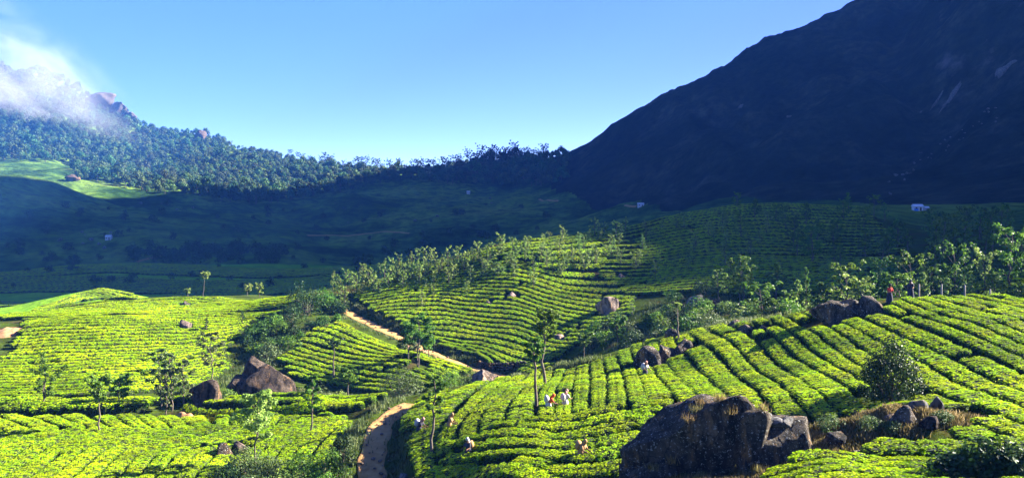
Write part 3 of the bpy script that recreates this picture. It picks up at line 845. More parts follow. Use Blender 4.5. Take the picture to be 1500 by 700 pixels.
def shrub_meshes(name, seed, w, h, nleaf, leaf, mat, lobes=9):
    """leafy mound of overlapping clumps on a few stems"""
    rg = np.random.default_rng(seed)
    T = Geo(); C = Geo()
    cs, rs_ = [], []
    for k in range(lobes):
        a = k * 2.4 + rg.uniform(-.4, .4); q = math.sqrt((k + .4) / lobes)
        rr = w * .36 * q
        hh = h * (.78 - .42 * q * q) * rg.uniform(.75, 1.2)
        cs.append((math.cos(a) * rr, math.sin(a) * rr, hh)); rs_.append(w * rg.uniform(.17, .26))
        T.add(*tube([(math.cos(a) * rr * .15, math.sin(a) * rr * .15, -.25), (math.cos(a) * rr * .5, math.sin(a) * rr * .5, hh * .5), cs[-1]], [.05, .035, .012], 5), 0)
    cs, rs_ = np.array(cs), np.array(rs_)
    pick = rg.integers(0, lobes, nleaf)
    off = rg.normal(0, 1, (nleaf, 3)); off /= np.linalg.norm(off, axis=1, keepdims=True)
    d = rg.uniform(.45, 1.06, nleaf) ** .6
    c = cs[pick] + off * (rs_[pick] * d)[:, None] * np.array([1, 1, .85])
    low = rg.uniform(0, 1, nleaf) < .22
    c[low, 2] *= rg.uniform(.05, .7, low.sum())
    c[:, 2] = np.maximum(c[:, 2], .03)
    c += rg.normal(0, leaf * .25, c.shape)
    v, f = leaves(c, off + np.array([0, 0, .45]), leaf, rg, .55)
    lt = rg.normal(0, 1, lobes)
    tn = np.clip(.48 + .13 * lt[pick] + rg.normal(0, .18, nleaf), 0, 1)
    C.add(v, f, 0, np.repeat(tn, 4))
    return T.mesh(name + '_stem', [M['bark']], True), C.mesh(name + '_foliage', [mat])

def grow(name, meshes, x, y, h0, h, label, cat, group=None, rz=None, wide=1.0, parts=('trunk', 'crown'), z=None):
    """stand a plant modelled h0 metres high at (x, y), scaled to h metres"""
    o = link(name, None, loc=(x, y, (g1(x, y) if z is None else z) - .05), rot=(0, 0, random.uniform(0, 6.28) if rz is None else rz))
    s = h / h0
    o.scale = (s * wide, s * wide, s)
    tag(o, label, cat, group)
    for nm, me in zip(parts, meshes):
        c = link(nm, me, o)
        if nm == 'trunk' and len(meshes) > 2:
            link('branches', meshes[2], c)
    return o

def on(px, py, d=None):
    return at(px, d) if d else cast(px, py)

# ---- lone shade trees in and around the near fields
def lone(px, base, top, label, d=None, bare=.6, width=.3, nlimb=14, nleaf=500, leaf=.3, mat='leaf_mid', seed=0, name='shade_tree', group=None, exc=.0, **kw):
    x, y = on(px, base, d)
    z = g1(x, y)
    h = (HY - top) / FPX * y + ZC - z
    me = tree_meshes(name, 900 + seed, h, bare, width * h, nlimb, int(nleaf * 3.0), leaf * .85, M[mat], **kw)
    o = grow(name, me, x, y, h, h, label, 'tree', group, rz=0)
    if exc: EXC.append((x, y, exc))
    return o
lone(784, 603, 492, 'slim pale-trunked tree of the pair, its small leafy top lower than its twin', bare=.70, width=.26, nleaf=420, leaf=.32, seed=1, trunk_r=.13)
lone(797, 569, 455, 'slim tree of the pair with forked dark leafy top above its twin', bare=.62, width=.30, nleaf=380, leaf=.34, seed=2, trunk_r=.14, up=1.1, mat='leaf_mid')
lone(632, 672, 545, 'slender young tree with tufts down its trunk in the tea beside the path', bare=.52, width=.24, nleaf=560, leaf=.26, seed=3, trunk_r=.11, mat='leaf_mid')
lone(145, 640, 552, 'slender tree with dark mushroom top between the two left tea terraces', bare=.62, width=.42, nleaf=480, leaf=.32, seed=4, profile='umbrella', mat='leaf_mid')
lone(173, 600, 553, 'short bushy tree beside the slender mushroom-topped one', bare=.35, width=.75, nleaf=620, leaf=.34, seed=5, mat='leaf_mid')
lone(64, 600, 532, 'wispy flat-crowned tree standing alone in the left tea slope', bare=.30, width=.72, nleaf=520, leaf=.30, seed=6, profile='umbrella', mat='leaf_mid', forks=2, clump=.6)
for px, b, t, s in ((236, 599, 508, 7), (252, 601, 515, 8), (270, 598, 525, 9), (243, 603, 540, 10)):
    lone(px, b, t, 'tall feathery grey-green tree in the grove left of the jagged boulder', bare=.22, width=.40, nleaf=520, leaf=.27, seed=s, mat='leaf_scrub', profile='oval', clump=.6, group='grove of feathery trees by the jagged boulder', exc=1.0)
lone(311, 560, 486, 'tall dark pole-trunked tree with feathery crown behind the boulders', bare=.28, width=.48, nleaf=520, leaf=.32, seed=11, mat='leaf_scrub', clump=.55)
lone(374, 692, 572, 'leafy oval-crowned young tree by the low black boulder', bare=.42, width=.44, nleaf=1300, leaf=.24, seed=12, mat='leaf_light', clump=.75)
lone(457, 640, 549, 'young tree with ragged leafy column in the tea left of the path', bare=.40, width=.28, nleaf=620, leaf=.26, seed=13, mat='leaf_mid', profile='column')
lone(489, 560, 496, 'bare thin pole with a small flat tuft in the tea tongue', bare=.86, width=.34, nleaf=130, leaf=.3, seed=14, mat='leaf_dark', trunk_r=.12)
lone(509, 586, 536, 'small dark round-topped tree in front of the tea tongue', bare=.5, width=.55, nleaf=420, leaf=.32, seed=15, mat='leaf_mid')
lone(612, 560, 462, 'broad shady tree on the bend of the dirt path', d=112, bare=.32, width=.62, nleaf=1300, leaf=.34, seed=16, mat='leaf_mid', forks=2, exc=1.5)
lone(598, 560, 482, 'leaning lower tree next to the broad shady one on the path bend', d=115, bare=.3, width=.6, nleaf=900, leaf=.34, seed=17, mat='leaf_scrub', forks=2, exc=1.2)
lone(628, 545, 492, 'thin upright sapling beside the broad shady tree on the path bend', d=117, bare=.4, width=.4, nleaf=420, leaf=.32, seed=18, mat='leaf_mid', exc=.5)
lone(855, 533, 489, 'small flat-topped tree at the low end of the middle hill', d=108, bare=.62, width=.55, nleaf=260, leaf=.34, seed=19, mat='leaf_mid', profile='umbrella')
lone(905, 515, 468, 'dark-stemmed tree standing in the gully scrub', d=107, bare=.5, width=.7, nleaf=420, leaf=.36, seed=20, mat='leaf_mid', profile='umbrella')
lone(993, 506, 441, 'nearly bare pale pole tree rising behind the chain of boulders', d=84, bare=.88, width=.16, nleaf=60, leaf=.26, seed=21, mat='leaf_light', trunk_r=.10)
lone(1053, 450, 394, 'airy round-headed tree in the shaded hollow', bare=.35, width=.45, nleaf=420, leaf=.40, seed=22, mat='leaf_light', clump=.6)
lone(298, 437, 397, 'bare-stemmed tree with small top on the edge of the tea plateau', d=192, bare=.7, width=.35, nleaf=160, leaf=.45, seed=23, mat='leaf_light')
lone(275, 437, 423, 'stubby forked sapling on the edge of the tea plateau', d=190, bare=.4, width=.8, nleaf=150, leaf=.42, seed=24, mat='leaf_light')
lone(362, 435, 416, 'first of two small leafy saplings on the plateau crest', d=186, bare=.3, width=.7, nleaf=260, leaf=.42, seed=25, mat='leaf_light')
lone(380, 435, 415, 'taller of two small leafy saplings on the plateau crest', d=183, bare=.3, width=.6, nleaf=240, leaf=.42, seed=26, mat='leaf_light')
lone(302, 489, 466, 'thin dark sapling beside the pale pink boulder', bare=.3, width=.25, nleaf=60, leaf=.3, seed=27, mat='leaf_dark')
lone(355, 480, 456, 'thin dark sapling near the top of the striped slope', bare=.3, width=.25, nleaf=60, leaf=.3, seed=28, mat='leaf_dark')
lone(537, 390, 373, 'dark round tree in the shaded fields behind the sunny crest', d=390, bare=.15, width=.95, nleaf=260, leaf=.9, seed=29, mat='leaf_dark')
lone(297, 410, 397, 'dark compact tree on the shaded plantation slope', d=350, bare=.15, width=1.1, nleaf=200, leaf=.8, seed=30, mat='leaf_dark')

# ---- young trees planted over the crest of the middle hill
YH = 4.0
young = [tree_meshes('young_tree', 40 + k, YH, .14, 1.9, 13, 420, .32, M['leaf_light'], trunk_r=.07, profile=('cone', 'oval', 'column', 'oval')[k], clump=.62, up=.9) for k in range(4)]
CR = np.array([(440, 432), (490, 429), (560, 420), (600, 405), (650, 391), (700, 379), (750, 368), (800, 355), (850, 347), (900, 339), (960, 328)])
rs = np.random.default_rng(21)
n_young = 0
def young_tree(px, py, d, h, label, group):
    global n_young
    x, y = on(px, py, d)
    grow('young_tree', young[n_young % 4], x, y, YH, h, label, 'tree', group, wide=rs.uniform(.85, 1.2)); n_young += 1
for px in np.arange(486, 915, 5.6):
    cr_ = np.interp(px, CR[:, 0], CR[:, 1])
    for _ in range(2 if px > 560 else 1):
        dd = abs(rs.normal(0, 1)) * (26 if px > 620 else 9) + 1
        if px > 830: dd *= 1.4
        q = px + rs.uniform(-5, 5)
        py = min(cr_ + dd, cr_ + 62)
        p = cast(q, py)
        if p[1] > 195: continue
        young_tree(q, py, None, rs.uniform(2.0, 3.7), 'pale-leaved young shade tree planted in tea on the sunny middle hill', 'young shade trees on the middle hill')
for px in np.arange(485, 640, 10.0):
    young_tree(px + rs.uniform(-4, 4), 0, np.interp(px, [440, 640], [168, 172]) + rs.uniform(0, 8), rs.uniform(2.4, 3.8), 'young shade tree half hidden behind the sunny crest', 'young shade trees behind the sunny crest')
for i in range(26):
    q, py = rs.uniform(890, 1130), rs.uniform(325, 420)
    if py < np.interp(q, [880, 960, 1050, 1130], [345, 330, 312, 306]): continue
    young_tree(q, py, None, rs.uniform(2.2, 4.0), 'young tree on the shaded terraced hillside', 'young trees on the shaded hillside')

# ---- the bright trees behind the crest of the near field
BH = 6.0
bank = [tree_meshes('bank_tree', 60 + k, BH, .16, 3.6, 16, 1150, .34, M['leaf_mid'], trunk_r=.10, profile=('cone', 'oval', 'oval', 'cone')[k], clump=.6, up=.8) for k in range(4)]
bank2 = [tree_meshes('bank_tree', 70 + k, BH, .16, 3.6, 15, 900, .36, M['leaf_light'], trunk_r=.10, profile=('oval', 'cone')[k], clump=.6, up=.9) for k in range(2)]
nb_ = 0
for px, top, d, w in ((1090, 455, 100, .8), (1116, 416, 106, 1.15), (1112, 440, 99, .8), (1133, 436, 98, .8), (1150, 424, 99, .9), (1168, 408, 103, .7), (1183, 430, 97, .8), (1206, 412, 99, .9), (1181, 390, 112, .5),
                      (1240, 388, 99, .95), (1262, 410, 96, .8), (1274, 396, 100, .9), (1300, 396, 97, 1.0), (1318, 402, 94, .9), (1335, 376, 98, 1.05), (1352, 398, 96, .8), (1226, 425, 95, .8),
                      (1362, 392, 104, .8), (1400, 361, 100, .95), (1425, 385, 106, .8), (1444, 372, 98, .7), (1478, 336, 98, 1.15), (1500, 352, 103, 1.0), (1456, 395, 95, .7), (1520, 360, 96, 1.0),
                      (1385, 405, 94, .7), (1290, 380, 114, .6), (1325, 372, 118, .6), (1250, 402, 108, .7), (1145, 446, 94, .6), (1415, 398, 96, .7)):
    x, y = at(px, d); z = g1(x, y)
    h = (HY - top) / FPX * y + ZC - z
    src_ = bank[nb_ % 4] if nb_ % 5 else bank2[nb_ % 2]
    grow('bank_tree', src_, x, y, BH, max(h, 1.5), 'sunlit leafy tree in the belt behind the crest of the tea field', 'tree', 'belt of sunlit trees behind the tea field crest', wide=w * 6.3 / max(h, 3)); nb_ += 1
for i in range(52):
    px, d = rs.uniform(1080, 1500), rs.uniform(118, 215)
    x, y = at(px, d)
    grow('bank_tree', bank[i % 4], x, y, BH, rs.uniform(3.5, 6.5), 'dark tree on the shaded slope behind the sunlit belt', 'tree', 'dark trees on the shaded slope behind the belt')

# ---- shrubs
def shrub(px, base, w, h, label, d=None, mat='leaf_mid', seed=0, nleaf=700, leaf=.22, group=None, exc=.5, name='shrub', **kw):
    x, y = on(px, base, d)
    k = y / FPX
    me = shrub_meshes(name, 1500 + seed, w * k, h * k, nleaf, leaf, M[mat], **kw)
    o = grow(name, me, x, y, 1, 1, label, 'shrub', group, rz=0, parts=('stem', 'foliage'))
    if exc: EXC.append((x, y, w * k * exc))
    return o
shrub(1304, 604, 88, 92, 'tall dark dome-shaped bush standing behind the dry mound', d=53, mat='leaf_dark', seed=1, nleaf=5200, leaf=.17, lobes=16)
shrub(588, 582, 82, 46, 'big grey-green rounded bush above the lower path', d=97, mat='leaf_scrub', seed=2, nleaf=2600, leaf=.22, lobes=14)
shrub(655, 575, 62, 34, 'bright green bush clump between the path bend and the crest', d=103, mat='leaf_mid', seed=3, nleaf=1500, leaf=.22)
shrub(690, 572, 40, 30, 'dark bush in the shade left of the wedge boulder', d=101, mat='leaf_dark', seed=4, nleaf=900, leaf=.22)
for i, (px, b, w, h, m_, d_) in enumerate(((450, 478, 56, 46, 'leaf_dark', 139), (476, 468, 40, 34, 'leaf_mid', 143), (428, 490, 40, 30, 'leaf_dark', 134), (400, 500, 40, 30, 'leaf_mid', 130), (376, 505, 40, 28, 'leaf_mid', 128),
                                           (420, 515, 40, 26, 'leaf_mid', 123), (392, 522, 40, 24, 'leaf_scrub', 120), (362, 512, 26, 20, 'leaf_dark', 124), (436, 462, 40, 36, 'leaf_dark', 147), (496, 476, 24, 18, 'leaf_dark', 141))):
    shrub(px, b, w, h, 'leafy shrub in the thicket that fills the gully under the path fork', d=d_, mat=m_, seed=20 + i, nleaf=900, leaf=.30, group='thicket in the gully under the path fork', exc=.45)
for i in range(40):
    px = rs.uniform(860, 1040); base = rs.uniform(468, 508) - (px - 940) * .1
    shrub(px, base, rs.uniform(26, 44), rs.uniform(16, 28), 'green shrub in the scrub of the hollow below the tan boulder', d=rs.uniform(103, 122), mat=('leaf_mid', 'leaf_dark', 'leaf_scrub', 'leaf_mid')[i % 4], seed=40 + i, nleaf=620, leaf=.28, group='scrub in the hollow below the tan boulder', exc=.45)
for i, (px, d_, w, h, m_) in enumerate(((1040, 96, 52, 26, 'leaf_scrub'), (1062, 99, 34, 18, 'leaf_scrub'), (1010, 112, 36, 22, 'leaf_dark'), (1065, 116, 36, 18, 'leaf_light'), (1030, 130, 40, 22, 'leaf_dark'), (985, 128, 32, 24, 'leaf_mid'), (1085, 112, 40, 24, 'leaf_dark'))):
    shrub(px, 0, w, h, 'rounded shrub around the rock heap of the shaded hollow', d=d_, mat=m_, seed=70 + i, nleaf=800, leaf=.27, group='shrubs around the hollow rock heap', exc=.45)
for i, (px, d_, w, h, m_) in enumerate(((355, 64, 60, 44, 'leaf_scrub'), (395, 62.5, 70, 50, 'leaf_scrub'), (438, 62, 60, 52, 'leaf_mid'), (478, 61.5, 62, 62, 'leaf_mid'), (500, 65, 40, 52, 'leaf_dark'), (330, 62, 50, 30, 'leaf_dark'), (420, 59, 80, 40, 'leaf_light'), (370, 59, 60, 34, 'leaf_scrub'), (470, 59, 60, 40, 'leaf_mid'), (600, 57.5, 34, 22, 'leaf_scrub'))):
    shrub(px, 0, w, h, 'overgrown bush at the roadside left of the lower path', d=d_, mat=m_, seed=80 + i, nleaf=1700, leaf=.17, group='overgrown bushes beside the lower path', exc=.4)
for i, (px, d_, w, h) in enumerate(((1405, 36.5, 90, 44), (1450, 36, 100, 60), (1500, 35.5, 100, 62), (1425, 39, 60, 46))):
    shrub(px, 0, w, h, 'broad-leaved dark bush below the dry mound', d=d_, mat='leaf_dark' if i != 3 else 'leaf_mid', seed=95 + i, nleaf=1500, leaf=.26, group='broad-leaved bushes below the dry mound', exc=.4)
for i, (px, py, w, h, m_) in enumerate(((500, 590, 30, 16, 'leaf_light'), (465, 588, 40, 20, 'leaf_scrub'), (440, 586, 30, 14, 'leaf_scrub'), (690, 556, 20, 10, 'leaf_mid'), (335, 590, 26, 16, 'leaf_light'), (285, 596, 26, 14, 'leaf_dark'))):
    shrub(px, 0, w, h, 'low shrub on the bank behind the hedge terrace', d=(102, 100, 101, 104, 94, 94)[i], mat=m_, seed=110 + i, nleaf=420, leaf=.22, group='low shrubs behind the hedge terrace', exc=.45)

for i in range(26):
    px = rs.uniform(372, 500); base = 500 - (px - 372) * .42 + rs.uniform(-16, 26)
    shrub(px, base, rs.uniform(16, 34), rs.uniform(10, 22), 'leafy shrub in the thicket that fills the gully under the path fork', mat=('leaf_mid', 'leaf_dark', 'leaf_dark')[i % 3], seed=140 + i, nleaf=480, leaf=.27, group='thicket in the gully under the path fork', exc=.4)
for i in range(22):
    px = rs.uniform(1085, 1500)
    shrub(px, 0, rs.uniform(30, 60), rs.uniform(24, 44), 'leafy undergrowth between the trees of the sunlit belt', d=rs.uniform(90, 104), mat=('leaf_mid', 'leaf_light', 'leaf_dark')[i % 3], seed=170 + i, nleaf=900, leaf=.27, group='undergrowth of the sunlit tree belt', exc=.35)
for i, (dx, dy, w, h) in enumerate(((-3.0, -.2, 50, 24), (-1.2, -.9, 40, 20), (2.4, -1.2, 36, 20), (-.2, -1.5, 32, 14))):
    shrub(HX + FPX * (MD[0] + dx) / (MD[1] + dy), 0, w, h, 'straggly olive weed bush on the dry mound', d=MD[1] + dy, mat='leaf_scrub', seed=200 + i, nleaf=1100, leaf=.10, group='weed bushes on the dry mound', exc=0)

# scrub dots over the shaded plantation and valley
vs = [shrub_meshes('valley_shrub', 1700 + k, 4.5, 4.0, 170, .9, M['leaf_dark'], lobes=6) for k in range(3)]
for i in range(120):
    px, py = rs.uniform(0, 900), rs.uniform(300, 425)
    x, y = cast(px, py)
    if y < 260 or y > 1250: continue
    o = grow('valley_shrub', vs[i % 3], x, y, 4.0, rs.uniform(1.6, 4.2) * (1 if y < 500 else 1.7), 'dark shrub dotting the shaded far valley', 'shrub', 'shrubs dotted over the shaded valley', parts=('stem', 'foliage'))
for i in range(60):
    px, py = rs.uniform(190, 420), rs.uniform(368, 386)
    x, y = cast(px, py)
    if y < 400: continue
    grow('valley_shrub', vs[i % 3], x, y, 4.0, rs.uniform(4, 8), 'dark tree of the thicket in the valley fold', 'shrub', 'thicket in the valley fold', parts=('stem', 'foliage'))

# ---------------------------------------------------------------- the forest on the far hill
FH = 14.0
def forest_meshes(seed, w, nleaf, leaf, mat, open_=False):
    if open_:
        return tree_meshes('skyline_tree', seed, FH, .50, w, 12, nleaf, leaf, mat, trunk_r=.22, clump=.40, up=.9)
    rg = np.random.default_rng(seed)
    T = Geo(); C = Geo()
    T.add(*tube([(0, 0, -.6), (.2, .1, FH * .4), (0, .3, FH * .75)], [.35, .28, .1], 6), 0)
    nl = 11
    cs = []
    for k in range(nl):
        a = k * 2.4; q = math.sqrt((k + .3) / nl)
        cs.append((math.cos(a) * w * .36 * q, math.sin(a) * w * .36 * q, FH * (.82 - .42 * q ** 2 + rg.uniform(-.06, .08))))
        T.add(*tube([(0, 0, FH * .35), np.array(cs[-1]) * np.array([.6, .6, .85]), cs[-1]], [.16, .1, .04], 5), 0)
    cs = np.array(cs); rl = w * rg.uniform(.17, .25, nl)
    pick = rg.integers(0, nl, nleaf)
    off = rg.normal(0, 1, (nleaf, 3)); off /= np.linalg.norm(off, axis=1, keepdims=True)
    c = cs[pick] + off * (rl[pick] * rg.uniform(.7, 1.08, nleaf))[:, None]
    v, f = leaves(c, off * 1.5 + np.array([0, 0, .3]), leaf, rg, .85)
    C.add(v, f, 0, np.repeat(np.clip(.5 + .14 * rg.normal(0, 1, nl)[pick] + rg.normal(0, .12, nleaf), 0, 1), 4))
    return T.mesh('forest_tree_trunk', [M['bark']], True), C.mesh('forest_tree_crown', [mat])
ft = [forest_meshes(2000 + k, 12.0, 560, 1.35, M['leaf_forest']) for k in range(4)]
sk = [forest_meshes(2100 + k, 9.0, 420, 0.95, M['leaf_dark'], True) for k in range(4)]
TOPL = np.array([(-60, 110), (75, 112), (130, 150), (190, 188), (240, 194), (290, 203), (350, 215), (400, 228), (480, 242), (560, 250), (600, 254), (690, 245), (740, 235), (790, 232), (830, 224)])
BOTL = np.array([(-60, 236), (60, 238), (100, 240), (110, 264), (170, 270), (210, 282), (280, 292), (380, 300), (440, 292), (520, 280), (570, 266), (640, 268), (700, 272), (780, 275), (830, 268)])
cand = []
for i in range(16000):
    px = rs.uniform(-50, 830)
    t_, b_ = np.interp(px, TOPL[:, 0], TOPL[:, 1]), np.interp(px, BOTL[:, 0], BOTL[:, 1])
    py = rs.uniform(t_ - 22, b_)
    cand.append((px, py))
pts_f = []
cellf = {}
for px, py in cand:
    x, y = cast(px, py)
    if y < 900 or math.hypot(x, y) > 2300: continue
    c = (int(x // 7), int(y // 7))
    if any(math.hypot(x - a, y - b) < 6.3 for u_ in (-1, 0, 1) for w_ in (-1, 0, 1) for a, b in cellf.get((c[0] + u_, c[1] + w_), ())):
        continue
    cellf.setdefault(c, []).append((x, y)); pts_f.append((x, y, px, py))
    if len(pts_f) >= 3600: break
pts_f = np.array(pts_f)
fz = ground(pts_f[:, 0], pts_f[:, 1])
hs_ = np.exp(rs.normal(0, .28, len(pts_f))) * 9.8
vis_o = np.argsort(np.hypot(pts_f[:, 0], pts_f[:, 1]) / hs_ + np.where((pts_f[:, 2] < 5) | (pts_f[:, 2] > 1495), 1e6, 0))
crown_src = {}
restf = []
for n_, i in enumerate(vis_o):
    x, y = pts_f[i, :2]
    if n_ < 260:
        sun_ = pts_f[i, 2] < 520
        o = grow('forest_tree', ft[n_ % 4], x, y, FH, hs_[i], 'round-crowned tree on the hazy forested hill' if sun_ else 'round-crowned tree in the dark wood below the saddle', 'tree',
                 'trees of the hazy forested hill' if sun_ else 'trees of the dark wood below the saddle', z=float(fz[i]))
        for c in o.children:
            if c.name.startswith('crown'): crown_src.setdefault(n_ % 4, c)
    else:
        restf.append(i)
restf = np.array(restf)
sF = hs_[restf] / FH
wood = scatter('forest', np.column_stack([pts_f[restf, :2], fz[restf] - .3]), np.column_stack([np.zeros((len(restf), 2)), rs.uniform(0, 6.28, len(restf))]),
               np.column_stack([sF, sF, sF]), np.arange(len(restf)) % 4, crown_src)
tag(wood, 'dense blue-green forest covering the far hill under the mist', 'forest', kind='stuff')
# open-crowned trees along the saddle skyline
for i, px in enumerate(np.concatenate([np.arange(425, 560, 8.5), np.arange(555, 800, 5.2), np.arange(200, 420, 14)])):
    q = px + rs.uniform(-3, 3)
    t_ = np.interp(q, TOPL[:, 0], TOPL[:, 1])
    x, y = cast(q, t_ + 3 + rs.uniform(0, 4))
    if y > 2000 or y < 900: x, y = at(q, 1350)
    h = rs.uniform(13, 23) * (1.35 if 680 < q < 770 else 1.0) * (.6 if q < 420 else 1)
    grow('skyline_tree', sk[i % 4], x, y, FH, h, 'tall open-crowned tree on the skyline of the saddle', 'tree', 'open-crowned trees along the skyline', wide=rs.uniform(.8, 1.1))

# ---------------------------------------------------------------- tea bushes
def bush_mesh(name, nleaf, size, seed, nu=14, nv=5):
    """clipped tea bush: twiggy body, flat plucking table of young leaves; 1 long x 1 wide x 1 high"""
    rg = np.random.default_rng(seed)
    G = Geo()
    def shell(th, ph, k=1.0):
        ct, st = np.cos(th), np.sin(th)
        e = .55
        x = np.sign(ct) * np.abs(ct) ** e; y = np.sign(st) * np.abs(st) ** e
        rr = np.clip(np.cos(ph), 0, 1) ** .26
        z = .12 + .82 * np.clip(np.sin(ph), 0, 1) ** .5
        wob = 1 + .07 * np.sin(th * 3 + seed) + .05 * np.sin(th * 7 + 2 * seed)
        return np.stack([.5 * x * rr * wob * k, .5 * y * rr * wob * k, z * k + .04 * np.sin(x * 5 + seed) * np.cos(y * 6)], -1)
    th, ph = np.meshgrid(np.linspace(0, 2 * math.pi, nu, endpoint=False), np.linspace(0, math.pi / 2, nv), indexing='ij')
    v = shell(th, ph, .93).reshape(-1, 3)
    v[(ph == 0).ravel(), 2] = -.25
    v[(ph == 0).ravel(), :2] *= .8
    i, j = np.meshgrid(np.arange(nu), np.arange(nv - 1), indexing='ij'); i, j = i.ravel(), j.ravel(); i2 = (i + 1) % nu
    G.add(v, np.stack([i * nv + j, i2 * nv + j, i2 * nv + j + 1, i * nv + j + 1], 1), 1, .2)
    n_top = int(nleaf * .66)
    a = rg.uniform(-.5, .5, (n_top, 2))
    th = np.concatenate([np.arctan2(a[:, 1], a[:, 0]), rg.uniform(0, 2 * math.pi, nleaf - n_top)])
    q = np.clip(np.max(np.abs(a), 1) * 2, 0, .999)
    ph = np.concatenate([np.arccos(np.clip(q, .02, .99) ** (1 / .26)), rg.uniform(.02, .9, nleaf - n_top) ** 1.3])
    c = shell(th, ph, 1.0) + rg.normal(0, .018, (nleaf, 3))
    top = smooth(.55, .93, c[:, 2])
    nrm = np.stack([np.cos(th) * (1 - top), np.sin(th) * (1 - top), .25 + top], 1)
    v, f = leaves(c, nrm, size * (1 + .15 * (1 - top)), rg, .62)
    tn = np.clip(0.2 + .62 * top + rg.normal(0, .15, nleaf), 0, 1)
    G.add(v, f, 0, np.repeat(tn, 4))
    return G.mesh(name, [M['tea'], M['tea_stem']])

def unproject_guides(guides, dmax, dmin=0):
    out = []
    for g in guides:
        w = []
        for px, py in g:
            for _ in range(60):
                p = cast(px, py)
                if p[1] <= dmax:
                    break
                py += 1.0
            w.append(p)
        out.append(np.array(w))
    return out

def resample(w, n):
    s = np.concatenate([[0], np.cumsum(np.hypot(*np.diff(w, axis=0).T))])
    t = np.linspace(0, s[-1], n)
    l = np.stack([np.interp(t, s, w[:, 0]), np.interp(t, s, w[:, 1])], 1)
    for _ in range(n // 8):
        l[1:-1] = (l[:-2] + 2 * l[1:-1] + l[2:]) / 4
    return l

BX = []                                    # x, y, dir, pitch, step, height
def field(guides, dmax, pitch=1.7, step=1.2, height=.9):
    G = unproject_guides(guides, dmax) if dmax else [np.array([at(px, d) for px, d in g]) for g in guides]
    n = int(max(np.hypot(*np.diff(g, axis=0).T).sum() for g in G) / .5) + 4
    R = [resample(g, n) for g in G]
    for a, b in zip(R[:-1], R[1:]):
        tg = np.gradient(a, axis=0)
        gap = np.median(np.abs((b - a)[:, 0] * tg[:, 1] - (b - a)[:, 1] * tg[:, 0]) / (np.hypot(*tg.T) + 1e-9))
        k = max(1, int(round(gap / pitch)))
        for i in range(k):
            t = (i + .0) / k
            l = a * (1 - t) + b * t
            tg = np.gradient(l, axis=0)
            tl = np.hypot(*tg.T) + 1e-9
            loc_p = np.abs((b - a)[:, 0] * tg[:, 1] - (b - a)[:, 1] * tg[:, 0]) / tl / k
            sl = np.concatenate([[0], np.cumsum(np.hypot(*np.diff(l, axis=0).T))])
            ss = np.arange(rng.uniform(0, step), sl[-1], step)
            ss = ss + rng.normal(0, .06, len(ss))
            for s in ss:
                p = float(np.interp(s, sl, loc_p))
                if (i % 2) and p < .6 * pitch:
                    continue
                BX.append((np.interp(s, sl, l[:, 0]), np.interp(s, sl, l[:, 1]),
                           math.atan2(np.interp(s, sl, tg[:, 1]), np.interp(s, sl, tg[:, 0])), min(max(p, 1.0), 2.6), step, height))

# near right field: rows fanning from the path round to the crest
field([[(604, 592), (566, 622), (572, 700)],
       [(650, 577), (608, 618), (592, 660), (600, 710)],
       [(706, 567), (645, 608), (622, 650), (625, 705)],
       [(740, 560), (690, 605), (660, 640), (655, 670)],
       [(785, 556), (745, 590), (727, 612), (720, 640)],
       [(822, 548), (802, 585), (800, 620)],
       [(856, 540), (853, 575), (853, 612)],
       [(895, 530), (902, 557), (907, 603)],
       [(935, 512), (952, 564), (968, 596)],
       [(975, 500), (1000, 545), (1045, 592), (1080, 620)],
       [(1020, 490), (1075, 530), (1120, 572), (1165, 625)],
       [(1085, 480), (1132, 512), (1190, 562), (1250, 615)],
       [(1165, 470), (1233, 510), (1300, 560), (1390, 610), (1500, 648), (1660, 715)],
       [(1215, 462), (1290, 498), (1390, 548), (1530, 612), (1700, 690)],
       [(1290, 452), (1380, 490), (1530, 560), (1700, 640)],
       [(1350, 444), (1440, 472), (1550, 510), (1720, 570)],
       [(1420, 441), (1490, 456), (1570, 478), (1740, 530)],
       [(1500, 447), (1570, 455), (1640, 465), (1760, 490)]], 96, 1.55)
# rows across the foot of that field
field([[(690, 640), (740, 634), (800, 624), (900, 608), (985, 600)],
       [(665, 662), (735, 645), (811, 652), (900, 640), (950, 625)],
       [(650, 682), (760, 675), (880, 680), (935, 668)],
       [(600, 720), (700, 708), (800, 715), (930, 725)],
       [(600, 800), (760, 790), (930, 790)]], 70, 1.8, height=1.0)
# bottom right, in front of the huge boulder
field([[(1080, 672), (1140, 660), (1200, 654), (1270, 664), (1330, 672), (1400, 672), (1520, 665)],
       [(1000, 715), (1120, 692), (1200, 682), (1300, 690), (1400, 700), (1520, 700)],
       [(960, 800), (1200, 770), (1520, 780)]], 45, 1.6, height=.95)
# bright hump at the lower left
field([[(-140, 668), (-60, 648), (-10, 640)], [(-80, 720), (40, 655), (110, 638)], [(40, 725), (110, 665), (200, 636)], [(105, 725), (165, 670), (280, 634)],
       [(175, 725), (215, 675), (350, 633)], [(260, 725), (300, 675), (420, 628)], [(350, 725), (400, 665), (480, 622)], [(440, 725), (480, 660), (512, 628)], [(512, 725), (518, 670), (530, 622)]], 78, 1.45)
field([[(-80, 618), (0, 644)], [(60, 618), (125, 640)], [(150, 618), (185, 639)], [(240, 616), (275, 638)], [(325, 616), (328, 637)], [(430, 616), (415, 632)], [(528, 613), (505, 626)]], 84, 1.5)
# strip above the dark hedge
field([[(-60, 604), (60, 604), (160, 603), (250, 599), (320, 604), (450, 603), (528, 600)],
       [(-60, 594), (60, 595), (160, 595), (250, 592), (320, 592), (450, 590), (560, 588)],
       [(-60, 588), (60, 589), (160, 590), (260, 588), (380, 588), (450, 584), (570, 585)]], 96, 1.35, 1.1, 1.2)
